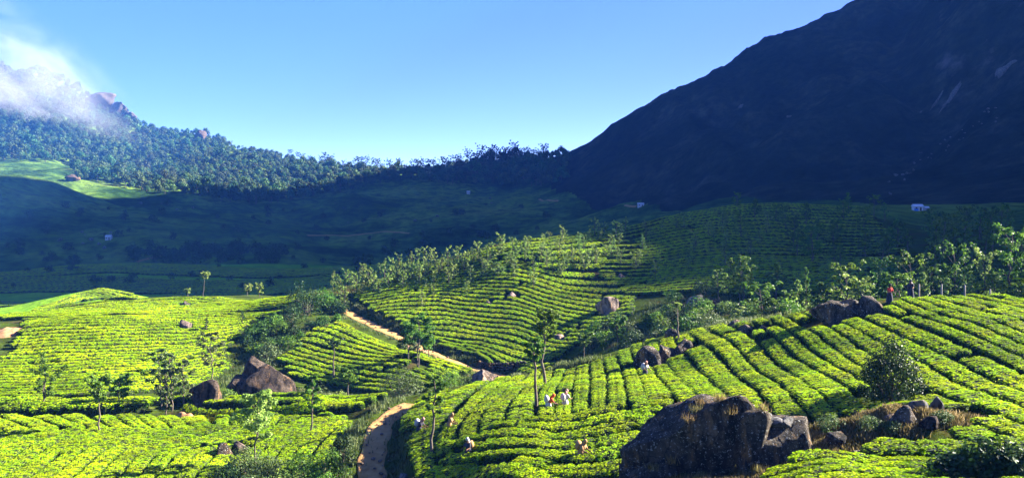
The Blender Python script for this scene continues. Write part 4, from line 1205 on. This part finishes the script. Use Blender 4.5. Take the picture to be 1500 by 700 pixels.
# striped slope on the left
field([[(42, 472), (150, 468), (300, 464), (425, 452)], [(32, 495), (150, 490), (300, 486), (370, 474)], [(16, 520), (150, 514), (250, 512), (350, 498)],
       [(-30, 548), (120, 540), (200, 538), (330, 520)], [(-40, 572), (120, 566), (210, 560), (330, 545)], [(-40, 588), (150, 586), (260, 574), (300, 566)]], 142, 1.3)
# bright plateau
field([[(0, 470), (200, 464), (330, 460), (430, 449)], [(0, 467), (120, 459), (300, 452), (440, 446)], [(20, 463), (130, 452), (300, 445), (450, 441)],
       [(90, 453), (200, 444), (300, 440), (460, 437)], [(140, 446), (230, 440), (330, 437), (450, 435)]], 205, 1.7, 1.4)
field([[(60, 452), (110, 434), (150, 426), (190, 433)], [(50, 458), (110, 444), (160, 436), (200, 438)], [(60, 462), (110, 452), (160, 447), (200, 444)]], 250, 2.0, 1.6)
# tongue of tea below the upper path
field([[(446, 478), (490, 482), (600, 522), (690, 546)], [(428, 505), (560, 532), (655, 556)], [(410, 530), (520, 556), (620, 574)], [(432, 560), (520, 577), (560, 582)]], 134, 1.3)
# scrubby strip between path and tongue
field([[(488, 472), (540, 497), (600, 519), (650, 537)], [(480, 478), (530, 501), (590, 522), (640, 538)]], 150, 1.7, 1.25, .6)
# middle hill
field([[(600, 404), (700, 376), (800, 354), (878, 343)], [(575, 412), (680, 400), (790, 392), (885, 392)], [(530, 428), (650, 415), (780, 416), (930, 440)],
       [(520, 440), (640, 428), (760, 436), (925, 462)], [(545, 455), (640, 448), (760, 462), (868, 488)], [(578, 472), (660, 476), (760, 492), (845, 512)],
       [(612, 492), (700, 506), (810, 530)], [(655, 512), (720, 528), (800, 540)]], 182, 1.4, 1.2)
# shaded hill
field([[(885, 345), (950, 329), (1050, 308), (1150, 302), (1260, 306)], [(880, 365), (1000, 352), (1150, 346), (1310, 346)], [(880, 390), (1000, 384), (1150, 380), (1330, 380)], [(895, 412), (1000, 406), (1150, 405), (1330, 410)],
       [(930, 436), (1000, 432), (1080, 440), (1150, 440)]], 240, 2.1, 1.6)
# the shaded slope beyond the plateau, split by bare strips
for d0, d1 in ((262, 300), (308, 338), (345, 398)):
    field([[(px, d0 + (d1 - d0) * t + 9 * math.sin(px / 90 + d0)) for px in range(-60, 640, 50)] for t in (0, .5, 1)], None, 2.5, 2.1, 1.0)
# bushes behind the fence
field([[(1395, 424), (1450, 412), (1540, 405)], [(1395, 432), (1450, 424), (1540, 418)], [(1400, 438), (1460, 434), (1540, 432)]], 125, 1.9, 1.3, 1.2)

BX = np.array(BX)
# thin out where patches meet, and keep clear of rocks, paths, shrubs
for P, hw in ((UP3, 2.2), (LOW3, 2.8), (DI3, 1.35)):
    d, _ = seg_dist(BX[:, 0], BX[:, 1], P)
    BX = BX[d > hw]
for ex, ey, er in EXC:
    BX = BX[np.hypot(BX[:, 0] - ex, BX[:, 1] - ey) > er + .35]
seen, keep = {}, []
for i, (x, y) in enumerate(BX[:, :2]):
    c = (int(x // 1.0), int(y // 1.0))
    mind = .72 if y < 100 else .8
    if any(math.hypot(x - a, y - b) < mind for u_ in (-1, 0, 1) for w_ in (-1, 0, 1) for a, b in seen.get((c[0] + u_, c[1] + w_), ())):
        continue
    seen.setdefault(c, []).append((x, y)); keep.append(i)
BX = BX[keep]
BX = BX[rng.uniform(0, 1, len(BX)) > .012]
bx, by, bd = BX[:, 0], BX[:, 1], BX[:, 2]
bz = ground(bx, by)
e = .6
gx_, gy_ = (ground(bx + e, by) - ground(bx - e, by)) / (2 * e), (ground(bx, by + e) - ground(bx, by - e)) / (2 * e)
nn = np.stack([-gx_ * .85, -gy_ * .85, np.ones(len(bx))], 1); nn /= np.linalg.norm(nn, axis=1, keepdims=True)
bd = bd + np.where(rng.uniform(0, 1, len(bd)) > .5, math.pi, 0) + rng.normal(0, .05, len(bd))
tt = np.stack([np.cos(bd), np.sin(bd), np.zeros(len(bd))], 1); tt -= nn * (tt * nn).sum(1, keepdims=True); tt /= np.linalg.norm(tt, axis=1, keepdims=True)
bb = np.cross(nn, tt)
ROT = np.stack([np.arctan2(bb[:, 2], nn[:, 2]), -np.arcsin(np.clip(tt[:, 2], -1, 1)), np.arctan2(tt[:, 1], tt[:, 0])], 1)
SC = np.stack([BX[:, 4] * 1.36 * rng.uniform(.94, 1.08, len(bx)), (BX[:, 3] - np.where(np.hypot(bx, by) < 92, .11, .30)) * rng.uniform(.95, 1.04, len(bx)), BX[:, 5] * .77 * rng.uniform(.92, 1.08, len(bx))], 1)
LOC = np.stack([bx, by, bz - .02], 1)
br = np.hypot(bx, by)
near = br < 92
NV, FV = 4, 3
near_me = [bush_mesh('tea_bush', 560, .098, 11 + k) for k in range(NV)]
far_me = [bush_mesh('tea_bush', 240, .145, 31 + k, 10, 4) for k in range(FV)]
VAR = np.where(near, rng.integers(0, NV, len(bx)), NV + rng.integers(0, FV, len(bx)))
ppx, ppy = HX + FPX * bx / by, HY - FPX * (bz + .8 - ZC) / by
inframe = (ppx > 8) & (ppx < 1492) & (ppy < 696)
order = np.argsort(np.where(inframe, br, 1e9))
single = list(order[:292])
for v in range(FV):                          # one of each far kind stands singly too, where far rows begin
    single.append(np.where((VAR == NV + v) & inframe)[0][np.argmin(br[(VAR == NV + v) & inframe])])
src = {}
rest = np.ones(len(bx), bool)
for i in single:
    me = near_me[VAR[i]] if VAR[i] < NV else far_me[VAR[i] - NV]
    o = link('tea_bush', me, None, LOC[i], ROT[i], SC[i])
    X_, Y_ = LOC[i][0], LOC[i][1]
    lab = ('clipped tea bush in the rows below the huge black boulder and dry mound' if Y_ < 46 and X_ > 2 else
           'clipped tea bush in the long rows beside the dark dome-shaped bush' if X_ > 9 else
           'clipped tea bush in the cross rows between huge boulder and lower path' if X_ > -12 else
           'clipped tea bush on the bright hump across the lower path') if VAR[i] < NV else 'clipped tea bush on the slopes beyond the hedge ditch'
    tag(o, lab, 'tea bush', lab.replace('clipped tea bush', 'tea bushes'))
    src.setdefault(int(VAR[i]), o)
    rest[i] = False

tea = scatter('tea_plantation_rows', LOC[rest], ROT[rest], SC[rest], VAR[rest], src)
tag(tea, 'clipped lime-green tea bushes in curving rows over the hillsides', 'tea', kind='stuff')
print("TEA", len(bx), int(near.sum()))

# ---------------------------------------------------------------- dry grass, soil, wall, posts, huts
def grass_stuff(name, spots, label, mat, nper, hgt, seed, spread=.5):
    rg = np.random.default_rng(seed)
    V, T = [], []
    for x, y, s in spots:
        k = max(8, int(nper * s))
        bx_, by_ = x + rg.normal(0, spread * s, k), y + rg.normal(0, spread * s, k)
        V.append(np.column_stack([bx_, by_])); T.append(np.clip(rg.normal(.5, .2) + rg.normal(0, .18, k), 0, 1))
    P = np.concatenate(V); tn = np.concatenate(T)
    z = ground(P[:, 0], P[:, 1])
    k = len(P)
    a = rg.uniform(0, 2 * math.pi, k); h = hgt * rg.uniform(.5, 1.25, k); w = rg.uniform(.02, .05, k)
    ln = rg.normal(0, .28, (k, 2)) * h[:, None]
    b = np.column_stack([P, z - .03])
    dx = np.column_stack([np.cos(a) * w, np.sin(a) * w, np.zeros(k)])
    top = b + np.column_stack([ln, h])
    mid = b + np.column_stack([ln * .35, h * .6])
    v = np.stack([b - dx, b + dx, mid + dx * .7, top, mid - dx * .7], 1).reshape(-1, 3)
    i = np.arange(k) * 5
    q = np.stack([i, i + 1, i + 2, i + 4], 1); t = np.stack([i + 4, i + 2, i + 3], 1)
    o = link(name, mesh_np(name, v, [q, t], [mat], False, None, np.repeat(tn, 5)))
    return tag(o, label, 'grass', kind='stuff')
rg = np.random.default_rng(77)
sp = [(MD[0] + rg.normal(0, 2.4), MD[1] + rg.normal(-.2, 1.0), rg.uniform(.5, 1.2)) for _ in range(85)]
bx0, by0 = at(1046, 46.5)
sp += [(bx0 + rg.uniform(3.6, 6.2), by0 + rg.normal(-.6, .8), rg.uniform(.5, 1.1)) for _ in range(26)]
sp += [(bx0 + rg.uniform(-5, 3), by0 - rg.uniform(2.1, 2.9), rg.uniform(.3, .8)) for _ in range(22)]
sp += [(bx0 + rg.uniform(-4.5, 1.5), by0 + rg.uniform(2.2, 3.4), rg.uniform(.4, .9)) for _ in range(18)]
grass_stuff('dry_grass', sp, 'dry straw-coloured grass and weeds on the rocky mound by the huge boulder', M['dry_grass'], 190, .36, 5, .42)
sp = []
for px, py, n_, s_ in ((1265, 470, 0, 1), (640, 588, 14, 4), (500, 590, 18, 5), (420, 592, 18, 5), (960, 495, 18, 6), (430, 500, 24, 6), (400, 530, 20, 5), (560, 610, 12, 2), (520, 650, 16, 2), (590, 640, 14, 2), (660, 560, 14, 4), (310, 560, 14, 4), (820, 540, 12, 3), (1010, 455, 20, 6), (480, 680, 20, 3), (1090, 470, 10, 4)):
    x, y = cast(px, py)
    sp += [(x + rg.normal(0, s_ * .6), y + rg.normal(0, s_ * .6), rg.uniform(.6, 1.5)) for _ in range(n_)]
for P_ in (UP3, LOW3):                      # ragged verges
    for q in range(0, len(P_) - 1):
        t_ = P_[q + 1] - P_[q]; t_ = t_ / np.linalg.norm(t_[:2])
        for s_ in (-1, 1):
            o_ = s_ * rg.uniform(1.5, 2.4)
            sp.append((P_[q][0] - t_[1] * o_, P_[q][1] + t_[0] * o_, rg.uniform(.25, .5)))
sp = [q for q in sp if q[2] < .55 or seg_dist(np.array([q[0]]), np.array([q[1]]), UP3)[0][0] > 2.0 and seg_dist(np.array([q[0]]), np.array([q[1]]), LOW3)[0][0] > 2.2]
grass_stuff('green_grass', sp, 'rough green grass in the gullies and along the path banks', M['leaf_scrub'], 150, .45, 9, .8)
# tufts rooted on the ledges of the huge boulder
bpy.context.view_layer.update()
dg = bpy.context.evaluated_depsgraph_get()
def drop_on(x, y):
    hit, loc, nrm, idx, ob, mtx = scene.ray_cast(dg, Vector((x, y, ZC + 5)), Vector((0, 0, -1)))
    return loc if hit else Vector((x, y, g1(x, y)))
for i, (dx, dy) in enumerate(((-1.6, -1.2), (-.9, -1.5), (-2.4, -1.0), (.9, -1.7), (1.3, -1.6), (.2, -.4), (-.6, .2), (-3.3, -.9), (1.8, -1.9), (2.2, -1.2), (.6, -1.0), (-1.0, -.3))):
    x, y = bx0 + dx, by0 + dy
    p = drop_on(x, y)
    k = 70
    r_ = np.random.default_rng(600 + i)
    b = r_.normal(0, .16, (k, 3)) * np.array([1, 1, .25])
    h = r_.uniform(.2, .5, k); a = r_.uniform(0, 6.28, k); w = .022
    d_ = np.column_stack([np.cos(a) * w, np.sin(a) * w, np.zeros(k)]); ln = r_.normal(0, .35, (k, 2)) * h[:, None]
    v = np.stack([b - d_, b + d_, b + np.column_stack([ln, h])], 1).reshape(-1, 3)
    o = link('grass_tuft', mesh_np('grass_tuft', v, np.arange(3 * k).reshape(k, 3), [M['dry_grass']], False, None, np.repeat(np.clip(r_.normal(.5, .25, k), 0, 1), 3)), loc=p)
    tag(o, 'dry grass tuft rooted on a ledge of the huge black boulder', 'grass', 'grass tufts on the huge boulder')

def soil_mound(px, py, w, dpt, h, seed, label, mat='red_soil', d=None):
    x, y = on(px, py, d)
    k = y / FPX
    n1, n2 = 22, 14
    a, b = np.meshgrid(np.linspace(-1, 1, n1), np.linspace(-1, 1, n2), indexing='ij')
    X, Y = x + a * w * k / 2, y + b * dpt
    Z = ground(X, Y) + h * np.clip(1 - (a * a + b * b), -.4, 1) * (1 + .5 * vnoise(a * 4 + seed, b * 4, seed)) + .02
    i, j = np.meshgrid(np.arange(n1 - 1), np.arange(n2 - 1), indexing='ij'); i, j = i.ravel(), j.ravel()
    f = np.stack([i * n2 + j, (i + 1) * n2 + j, (i + 1) * n2 + j + 1, i * n2 + j + 1], 1)
    tag(link('soil_mound', mesh_np('soil_mound', np.stack([X, Y, Z], -1).reshape(-1, 3), f, [M[mat]], True)), label, 'soil')
soil_mound(277, 613, 48, 1.5, .75, 3, 'bare reddish earth heap at the end of the dark hedge ditch', d=84)
soil_mound(12, 487, 46, 2.6, .5, 4, 'bare red earth patch cut into the left end of the striped slope')
soil_mound(610, 508, 36, 1.5, .3, 5, 'bare orange earth bank below the bend of the dirt path')

# dry stone wall under the upper path
st_me = [rock_mesh('stone', .34, .26, .24, 700 + k, M['rock'], cuts=7, sub=2) for k in range(5)]
wl = pixline([(688, 537), (720, 543), (762, 546)])
wx, wy = wl[len(wl) // 2]
wallo = link('stone_wall', None, loc=(wx, wy, g1(wx, wy)))
tag(wallo, 'low dry stone wall holding the bank above the dirt path', 'wall')
tv = np.gradient(wl, axis=0); tv /= np.linalg.norm(tv, axis=1, keepdims=True)
sl_ = np.concatenate([[0], np.cumsum(np.hypot(*np.diff(wl, axis=0).T))])
for row in range(3):
    for s in np.arange(row * .2, sl_[-1], .52):
        x, y = np.interp(s, sl_, wl[:, 0]), np.interp(s, sl_, wl[:, 1])
        tx, ty = np.interp(s, sl_, tv[:, 0]), np.interp(s, sl_, tv[:, 1])
        x, y = x - ty * (1.9 + .05 * row), y + tx * (1.9 + .05 * row)
        link('stone', random.choice(st_me), wallo, (x - wx, y - wy, g1(x, y) - wallo.location.z + .05 + .3 * row), (0, 0, math.atan2(ty, tx) + random.uniform(-.3, .3)), random.uniform(.85, 1.2))

# fence posts on the crest
M['wood'] = solid_material("weathered_post_wood", [(.3, (.16, .13, .10)), (.7, (.34, .30, .25))], 5, 4, .9, .4, 20)
for i, (px, d) in enumerate(((1346, 80), (1379, 79), (1413, 78.5), (1450, 79))):
    x, y = at(px, d); z = g1(x, y)
    top_z = (HY - (424, 425, 426, 430)[i]) / FPX * y + ZC
    hh = max(1.2, top_z - z)
    G = Geo()
    G.add(*tube([(0, 0, -.3), (.01, 0, hh * .5), (.03, .01, hh), (.03, .01, hh + .03)], [.085, .08, .07, .01], 7))
    tag(link('fence_post', G.mesh('fence_post', [M['wood']], True), loc=(x, y, z)), 'weathered wooden fence post on the crest of the tea field', 'post', 'fence posts on the tea field crest')

# little houses far off
def plain(name, col, rough=.8):
    return solid_material(name, [(.3, tuple(c * .85 for c in col)), (.7, col)], 1.5, 4, rough, 0)
M['whitewash'] = plain('whitewash', (.50, .50, .50)); M['blue_paint'] = plain('blue_paint', (.06, .20, .50)); M['tin'] = plain('tin_roof', (.55, .58, .60), .5); M['dark_door'] = plain('dark_door', (.05, .04, .035))
def boxv(x0, x1, y0, y1, z0, z1):
    v = np.array([(x, y, z) for z in (z0, z1) for y in (y0, y1) for x in (x0, x1)], float)
    f = np.array([(0, 2, 3, 1), (4, 5, 7, 6), (0, 1, 5, 4), (2, 6, 7, 3), (0, 4, 6, 2), (1, 3, 7, 5)])
    return v, f
def part_box(name, par, mat, *b):
    G = Geo(); G.add(*boxv(*b)); return link(name, G.mesh(name, [mat]), par)
def hut(px, py, w, h, label, blue=False, d=None):
    x, y, z = put(px, py)
    if d: x, y = at(px, d); z = g1(x, y)
    o = link('hut', None, loc=(x, y, z)); tag(o, label, 'hut')
    dp = w * .7
    part_box('wall', o, M['whitewash'], -w / 2, w / 2, 0, dp, -1.5, h)
    G = Geo()
    v = np.array([(-w * .56, -.3, h - .05), (w * .56, -.3, h - .05), (w * .56, dp + .3, h - .05), (-w * .56, dp + .3, h - .05), (-w * .56, dp / 2, h * 1.4), (w * .56, dp / 2, h * 1.4)])
    G.add(v, np.array([(0, 1, 5, 4), (3, 4, 5, 2)])); G.add(v[[0, 4, 3, 1, 2, 5]], np.array([(0, 1, 2), (3, 4, 5)]))
    link('roof', G.mesh('roof', [M['tin']]), o)
    if blue:
        part_box('panel', o, M['blue_paint'], -w * .5, -w * .05, -.06, -.004, 0, h * .55)
    part_box('door', o, M['dark_door'], w * .12, w * .3, -.06, -.004, 0, h * .72)
    part_box('window', o, M['dark_door'], -w * .36, -w * .18, -.09, -.004, h * .45, h * .75)
    return o
hut(1346, 309, 2.4, 1.3, 'small white hut with blue panel on the shaded crest under the dark mountain', True)
hut(1358, 309, 1.1, .9, 'tiny white shed beside the blue-panelled hut')
hut(939, 303, 4.5, 2.2, 'lone white hut on the far side of the valley under the mountain')
hut(686, 284, 4.0, 2.4, 'tiny white hut on the valley slope below the saddle wood')
hut(158, 352, 3.6, 2.4, 'small pale hut on the flank of the dark left hill')

# pale farm tracks on the far side of the valley
for pix, hw_ in (([(915, 301), (925, 303), (932, 303)], 1.4), ([(790, 292), (805, 294), (818, 295)], 1.3), ([(450, 345), (520, 344), (600, 342)], 1.2), ([(200, 384), (225, 377), (260, 371)], 1.0)):
    l = pixline(pix, 2.0)
    ribbon(dens(path_z(l), 3.0), hw_, .35, 'farm_track', M['dirt'], 3)

# loose stones on the tracks
pb = [rock_mesh('path_stone', .16, .14, .10, 760 + k, M['rock_tan_lit'], cuts=5, sub=2) for k in range(4)]
for P_, n_ in ((UP3, 26), (LOW3, 34)):
    for _ in range(n_):
        q = P_[rg.integers(0, len(P_))]
        x, y = q[0] + rg.normal(0, .75), q[1] + rg.normal(0, .5)
        tag(link('path_stone', pb[_ % 4], loc=(x, y, g1(x, y) + .09), rot=(0, 0, rg.uniform(0, 6)), scale=rg.uniform(.5, 1.5)), 'small loose stone lying on the dirt path', 'stone', 'loose stones on the dirt paths')

# ---------------------------------------------------------------- tea pickers
def person_body(name, pts_, edges, radii, mats):
    me = bpy.data.meshes.new(name)
    me.from_pydata(pts_, edges, [])
    for m in mats: me.materials.append(m)
    o = link(name, me)
    sk_ = o.modifiers.new('skin', 'SKIN')
    sk_.use_smooth_shade = True
    for i, r in enumerate(radii):
        sv = me.skin_vertices[0].data[i]
        sv.radius = (r, r) if not hasattr(r, '__len__') else r
        sv.use_root = (i == 0)
    ss = o.modifiers.new('subd', 'SUBSURF'); ss.levels = 1; ss.render_levels = 1
    return o
def cloth(name, col): 
    return plain(name, col, .9)
SKIN = plain('brown_skin', (.16, .08, .045)); HAIR = plain('black_hair', (.012, .010, .009))
CL = {'red': cloth('red_cloth', (.62, .05, .03)), 'orange': cloth('orange_cloth', (.55, .08, .02)), 'white': cloth('white_cloth', (.42, .40, .37)), 'pink': cloth('pink_cloth', (.45, .22, .18)), 'tan': cloth('tan_cloth', (.32, .19, .08)), 'dark': cloth('dark_cloth', (.03, .03, .045)), 'blue': cloth('blue_cloth', (.08, .12, .25))}
def ell(c, r, n=10, m=7):
    th, ph = np.meshgrid(np.linspace(0, 2 * math.pi, n, endpoint=False), np.linspace(-math.pi / 2, math.pi / 2, m), indexing='ij')
    v = np.stack([c[0] + r[0] * np.cos(th) * np.cos(ph), c[1] + r[1] * np.sin(th) * np.cos(ph), c[2] + r[2] * np.sin(ph)], -1).reshape(-1, 3)
    i, j = np.meshgrid(np.arange(n), np.arange(m - 1), indexing='ij'); i, j = i.ravel(), j.ravel(); i2 = (i + 1) % n
    return v, np.stack([i * m + j, i2 * m + j, i2 * m + j + 1, i * m + j + 1], 1)
def person(px, py, d, label, top, skirt, scarf, bend, rz, sack=None):
    """tea picker; bend 0 upright .. 1 stooped, facing -Y before turning by rz"""
    x, y = on(px, py, d)
    z = g1(x, y)
    A = bend * 1.0
    hip = np.array([0, 0, .86 - .06 * bend])
    f = np.array([0, -math.sin(A), math.cos(A)])
    chest, neck, = hip + f * .32, hip + f * .50
    head = neck + np.array([0, -math.sin(A * .7), math.cos(A * .7)]) * .17
    P = [hip, hip + f * .16, chest, neck, head, head + (head - neck) * .45]
    R = [.15, .135, .155, .06, .095, .075]
    E = [(0, 1), (1, 2), (2, 3), (3, 4), (4, 5)]
    for s in (-1, 1):
        sh = chest + np.array([s * .17, 0, .10 * math.cos(A)]); el = sh + np.array([s * .07, -.10 - .05 * bend, -.25]); wr = el + np.array([-s * .04, -.22, -.02 - .06 * bend]); hd = wr + np.array([0, -.08, -.02])
        n0 = len(P); P += [sh, el, wr, hd]; R += [.065, .048, .036, .042]; E += [(2, n0), (n0, n0 + 1), (n0 + 1, n0 + 2), (n0 + 2, n0 + 3)]
        for fx, fl in ((-.03, .05), (-.01, .065), (.01, .07), (.03, .055), (.045, .035)):
            P.append(hd + np.array([fx, -fl * .8, -fl * .6])); R.append(.009); E.append((n0 + 3, len(P) - 1))
        n0 = len(P)
        kn = np.array([s * .10, -.04 - .05 * bend, .46]); an = np.array([s * .10, .02, .07]); to = np.array([s * .11, -.14, .03])
        P += [hip + np.array([s * .09, 0, -.08]), kn, an, to]; R += [.095, .07, .045, .04]; E += [(0, n0), (n0, n0 + 1), (n0 + 1, n0 + 2), (n0 + 2, n0 + 3)]
    root = link('person', None, loc=(x, y, z), rot=(0, 0, rz))
    tag(root, label, 'person')
    b = person_body('body', [tuple(map(float, p)) for p in P], E, R, [SKIN]); b.parent = root
    def rotx(v, c, a):
        ca_, sa_ = math.cos(a), math.sin(a)
        w = v - c
        return np.column_stack([w[:, 0], w[:, 1] * ca_ - w[:, 2] * sa_, w[:, 1] * sa_ + w[:, 2] * ca_]) + c
    G = Geo()
    v, q = tube([(0, 0, -.04), (0, 0, .12), (0, 0, .30), (0, 0, .42), (0, 0, .49)], [.185, .175, .20, .17, .07], 12)
    v[:, 1] *= .78
    G.add(rotx(v, np.zeros(3), A) + hip, q)
    for s in (-1, 1):
        sh = chest + np.array([s * .17, 0, .10 * math.cos(A)]); el = sh + np.array([s * .07, -.10 - .05 * bend, -.25])
        G.add(*tube([chest + np.array([s * .10, 0, .12 * math.cos(A)]), sh, (sh + el) / 2, sh * .25 + el * .75], [.09, .088, .075, .07], 8))
    link('blouse', G.mesh('blouse', [top], True), root)
    G = Geo()
    v, q = tube([hip + np.array([0, 0, .10]), hip, hip * .6 + np.array([0, -.02, 0]), (0, -.01, .10)], [.17, .205, .25, .30], 14)
    G.add(v, q); link('skirt', G.mesh('skirt', [skirt], True), root)
    G = Geo()
    v, q = ell(head + (head - neck) * .25 + np.array([0, .025, .02]), (.118, .125, .135))
    G.add(v, q)
    if scarf is not HAIR:
        G.add(*tube([head + np.array([0, .07, .03]), neck + np.array([0, .12, .0]), chest + np.array([0, .17, .02])], [.10, .12, .05], 8))
    link('headscarf' if scarf is not HAIR else 'hair', G.mesh('headscarf', [scarf], True), root)
    if sack is not None:
        G = Geo()
        v, q = ell(hip + f * .22 + np.array([0, .30 * math.cos(A) + .05, .24 * math.sin(A)]), (.22, .20, .30))
        v += .025 * np.sin(v * 14)[:, [1, 2, 0]]
        G.add(v, q); link('leaf_sack', G.mesh('leaf_sack', [sack], True), root)
    EXC.append((x, y, .35))
person(803, 607, None, 'tea picker stooping in orange top with white sack behind the pale-trunked tree', CL['orange'], CL['white'], CL['orange'], .75, 1.9, CL['white'])
person(828, 603, None, 'tea picker in white blouse and pink headscarf beside the orange-topped picker', CL['white'], CL['white'], CL['pink'], .35, 2.4, CL['white'])
person(945, 557, None, 'tea picker in white standing right below the chain of boulders', CL['white'], CL['dark'], CL['pink'], .3, .4, CL['white'])
person(614, 641, None, 'tea picker in dark clothes and pale scarf near the slender young tree', CL['dark'], CL['dark'], CL['pink'], .6, 1.2, CL['white'])
person(658, 637, None, 'tea picker in tan clothes reaching out in the rows above the cross rows', CL['tan'], CL['tan'], CL['tan'], .4, 1.5)
person(686, 684, 58.5, 'tea picker in dark dress with white scarf carrying tan sack in the cross rows', CL['dark'], CL['dark'], CL['white'], .2, -.6, CL['tan'])
person(851, 682, 53, 'tea picker in ochre clothes bending in the shaded row gap', CL['tan'], CL['tan'], CL['tan'], .55, .9, CL['tan'])
person(1303, 448, 75.5, 'tea picker in red blouse standing beside the flat-topped crest boulder', CL['red'], CL['dark'], HAIR, .15, .3)
person(1334, 443, 76.5, 'tea picker in dark clothes standing near the fence posts', CL['dark'], CL['dark'], CL['dark'], .3, -.5, CL['white'])

# ---------------------------------------------------------------- mist on the left peak, haze over the whole valley
def mist(px, py, d, w, h, dep, dens_, seed, tilt):
    x, y = at(px, d)
    z = (HY - py) / FPX * y + ZC
    k = y / FPX
    bm = bmesh.new(); bmesh.ops.create_icosphere(bm, subdivisions=3, radius=1.0)
    v = np.array([q.co[:] for q in bm.verts]); f = np.array([[q.index for q in p.verts] for p in bm.faces]); bm.free()
    m, nt, N, L = mat_new('mist_air')
    out = N("ShaderNodeOutputMaterial")
    tc = N("ShaderNodeTexCoord")
    nz = noise_node(nt, 1.9, 5, .62, tc.outputs["Object"])
    nz.inputs["Distortion"].default_value = .5
    ln = N("ShaderNodeVectorMath"); ln.operation = 'LENGTH'; L(tc.outputs["Object"], ln.inputs[0])
    fall = N("ShaderNodeMapRange"); fall.interpolation_type = 'SMOOTHSTEP'
    fall.inputs[1].default_value = 1.0; fall.inputs[2].default_value = .25; L(ln.outputs["Value"], fall.inputs[0])
    nr_ = N("ShaderNodeMapRange"); nr_.inputs[1].default_value = .44; nr_.inputs[2].default_value = .70; L(nz.outputs["Fac"], nr_.inputs[0])
    mu = N("ShaderNodeMath"); mu.operation = 'MULTIPLY'; L(fall.outputs[0], mu.inputs[0]); L(nr_.outputs[0], mu.inputs[1])
    m2 = N("ShaderNodeMath"); m2.operation = 'MULTIPLY'; L(mu.outputs[0], m2.inputs[0]); m2.inputs[1].default_value = dens_
    pv = N("ShaderNodeVolumePrincipled"); pv.inputs["Color"].default_value = (.95, .96, .98, 1); pv.inputs["Anisotropy"].default_value = .2
    L(m2.outputs[0], pv.inputs["Density"]); L(pv.outputs[0], out.inputs["Volume"])
    o = link('mist', mesh_np('mist', v, f, [m], True), loc=(x, y, z), rot=(0, tilt, 0), scale=(w * k / 2, dep, h * k / 2))
    return tag(o, 'white mist drifting over the left peak', 'mist', kind='stuff')
mist(20, 120, 1420, 480, 230, 140, .009, 1, .62)

bm = bmesh.new(); bmesh.ops.create_cube(bm, size=1.0)
hm = bpy.data.meshes.new('haze'); bm.to_mesh(hm); bm.free()
m, nt, N, L = mat_new('hazy_air')
out = N("ShaderNodeOutputMaterial"); pv = N("ShaderNodeVolumePrincipled")
pv.inputs["Color"].default_value = (.07, .28, 1.0, 1); pv.inputs["Density"].default_value = .00012
L(pv.outputs[0], out.inputs["Volume"])
hm.materials.append(m)
inb = (GX < 1110) & (GX > -1670)
zmin, zmax = float(GZ[inb].min()) - 1, float(GZ[inb].max()) + 25
tag(link('haze', hm, None, (-280, 1020, (zmin + zmax) / 2), None, (2860, 3120, zmax - zmin)), 'thin blue haze in the air over the valley', 'haze', kind='stuff')
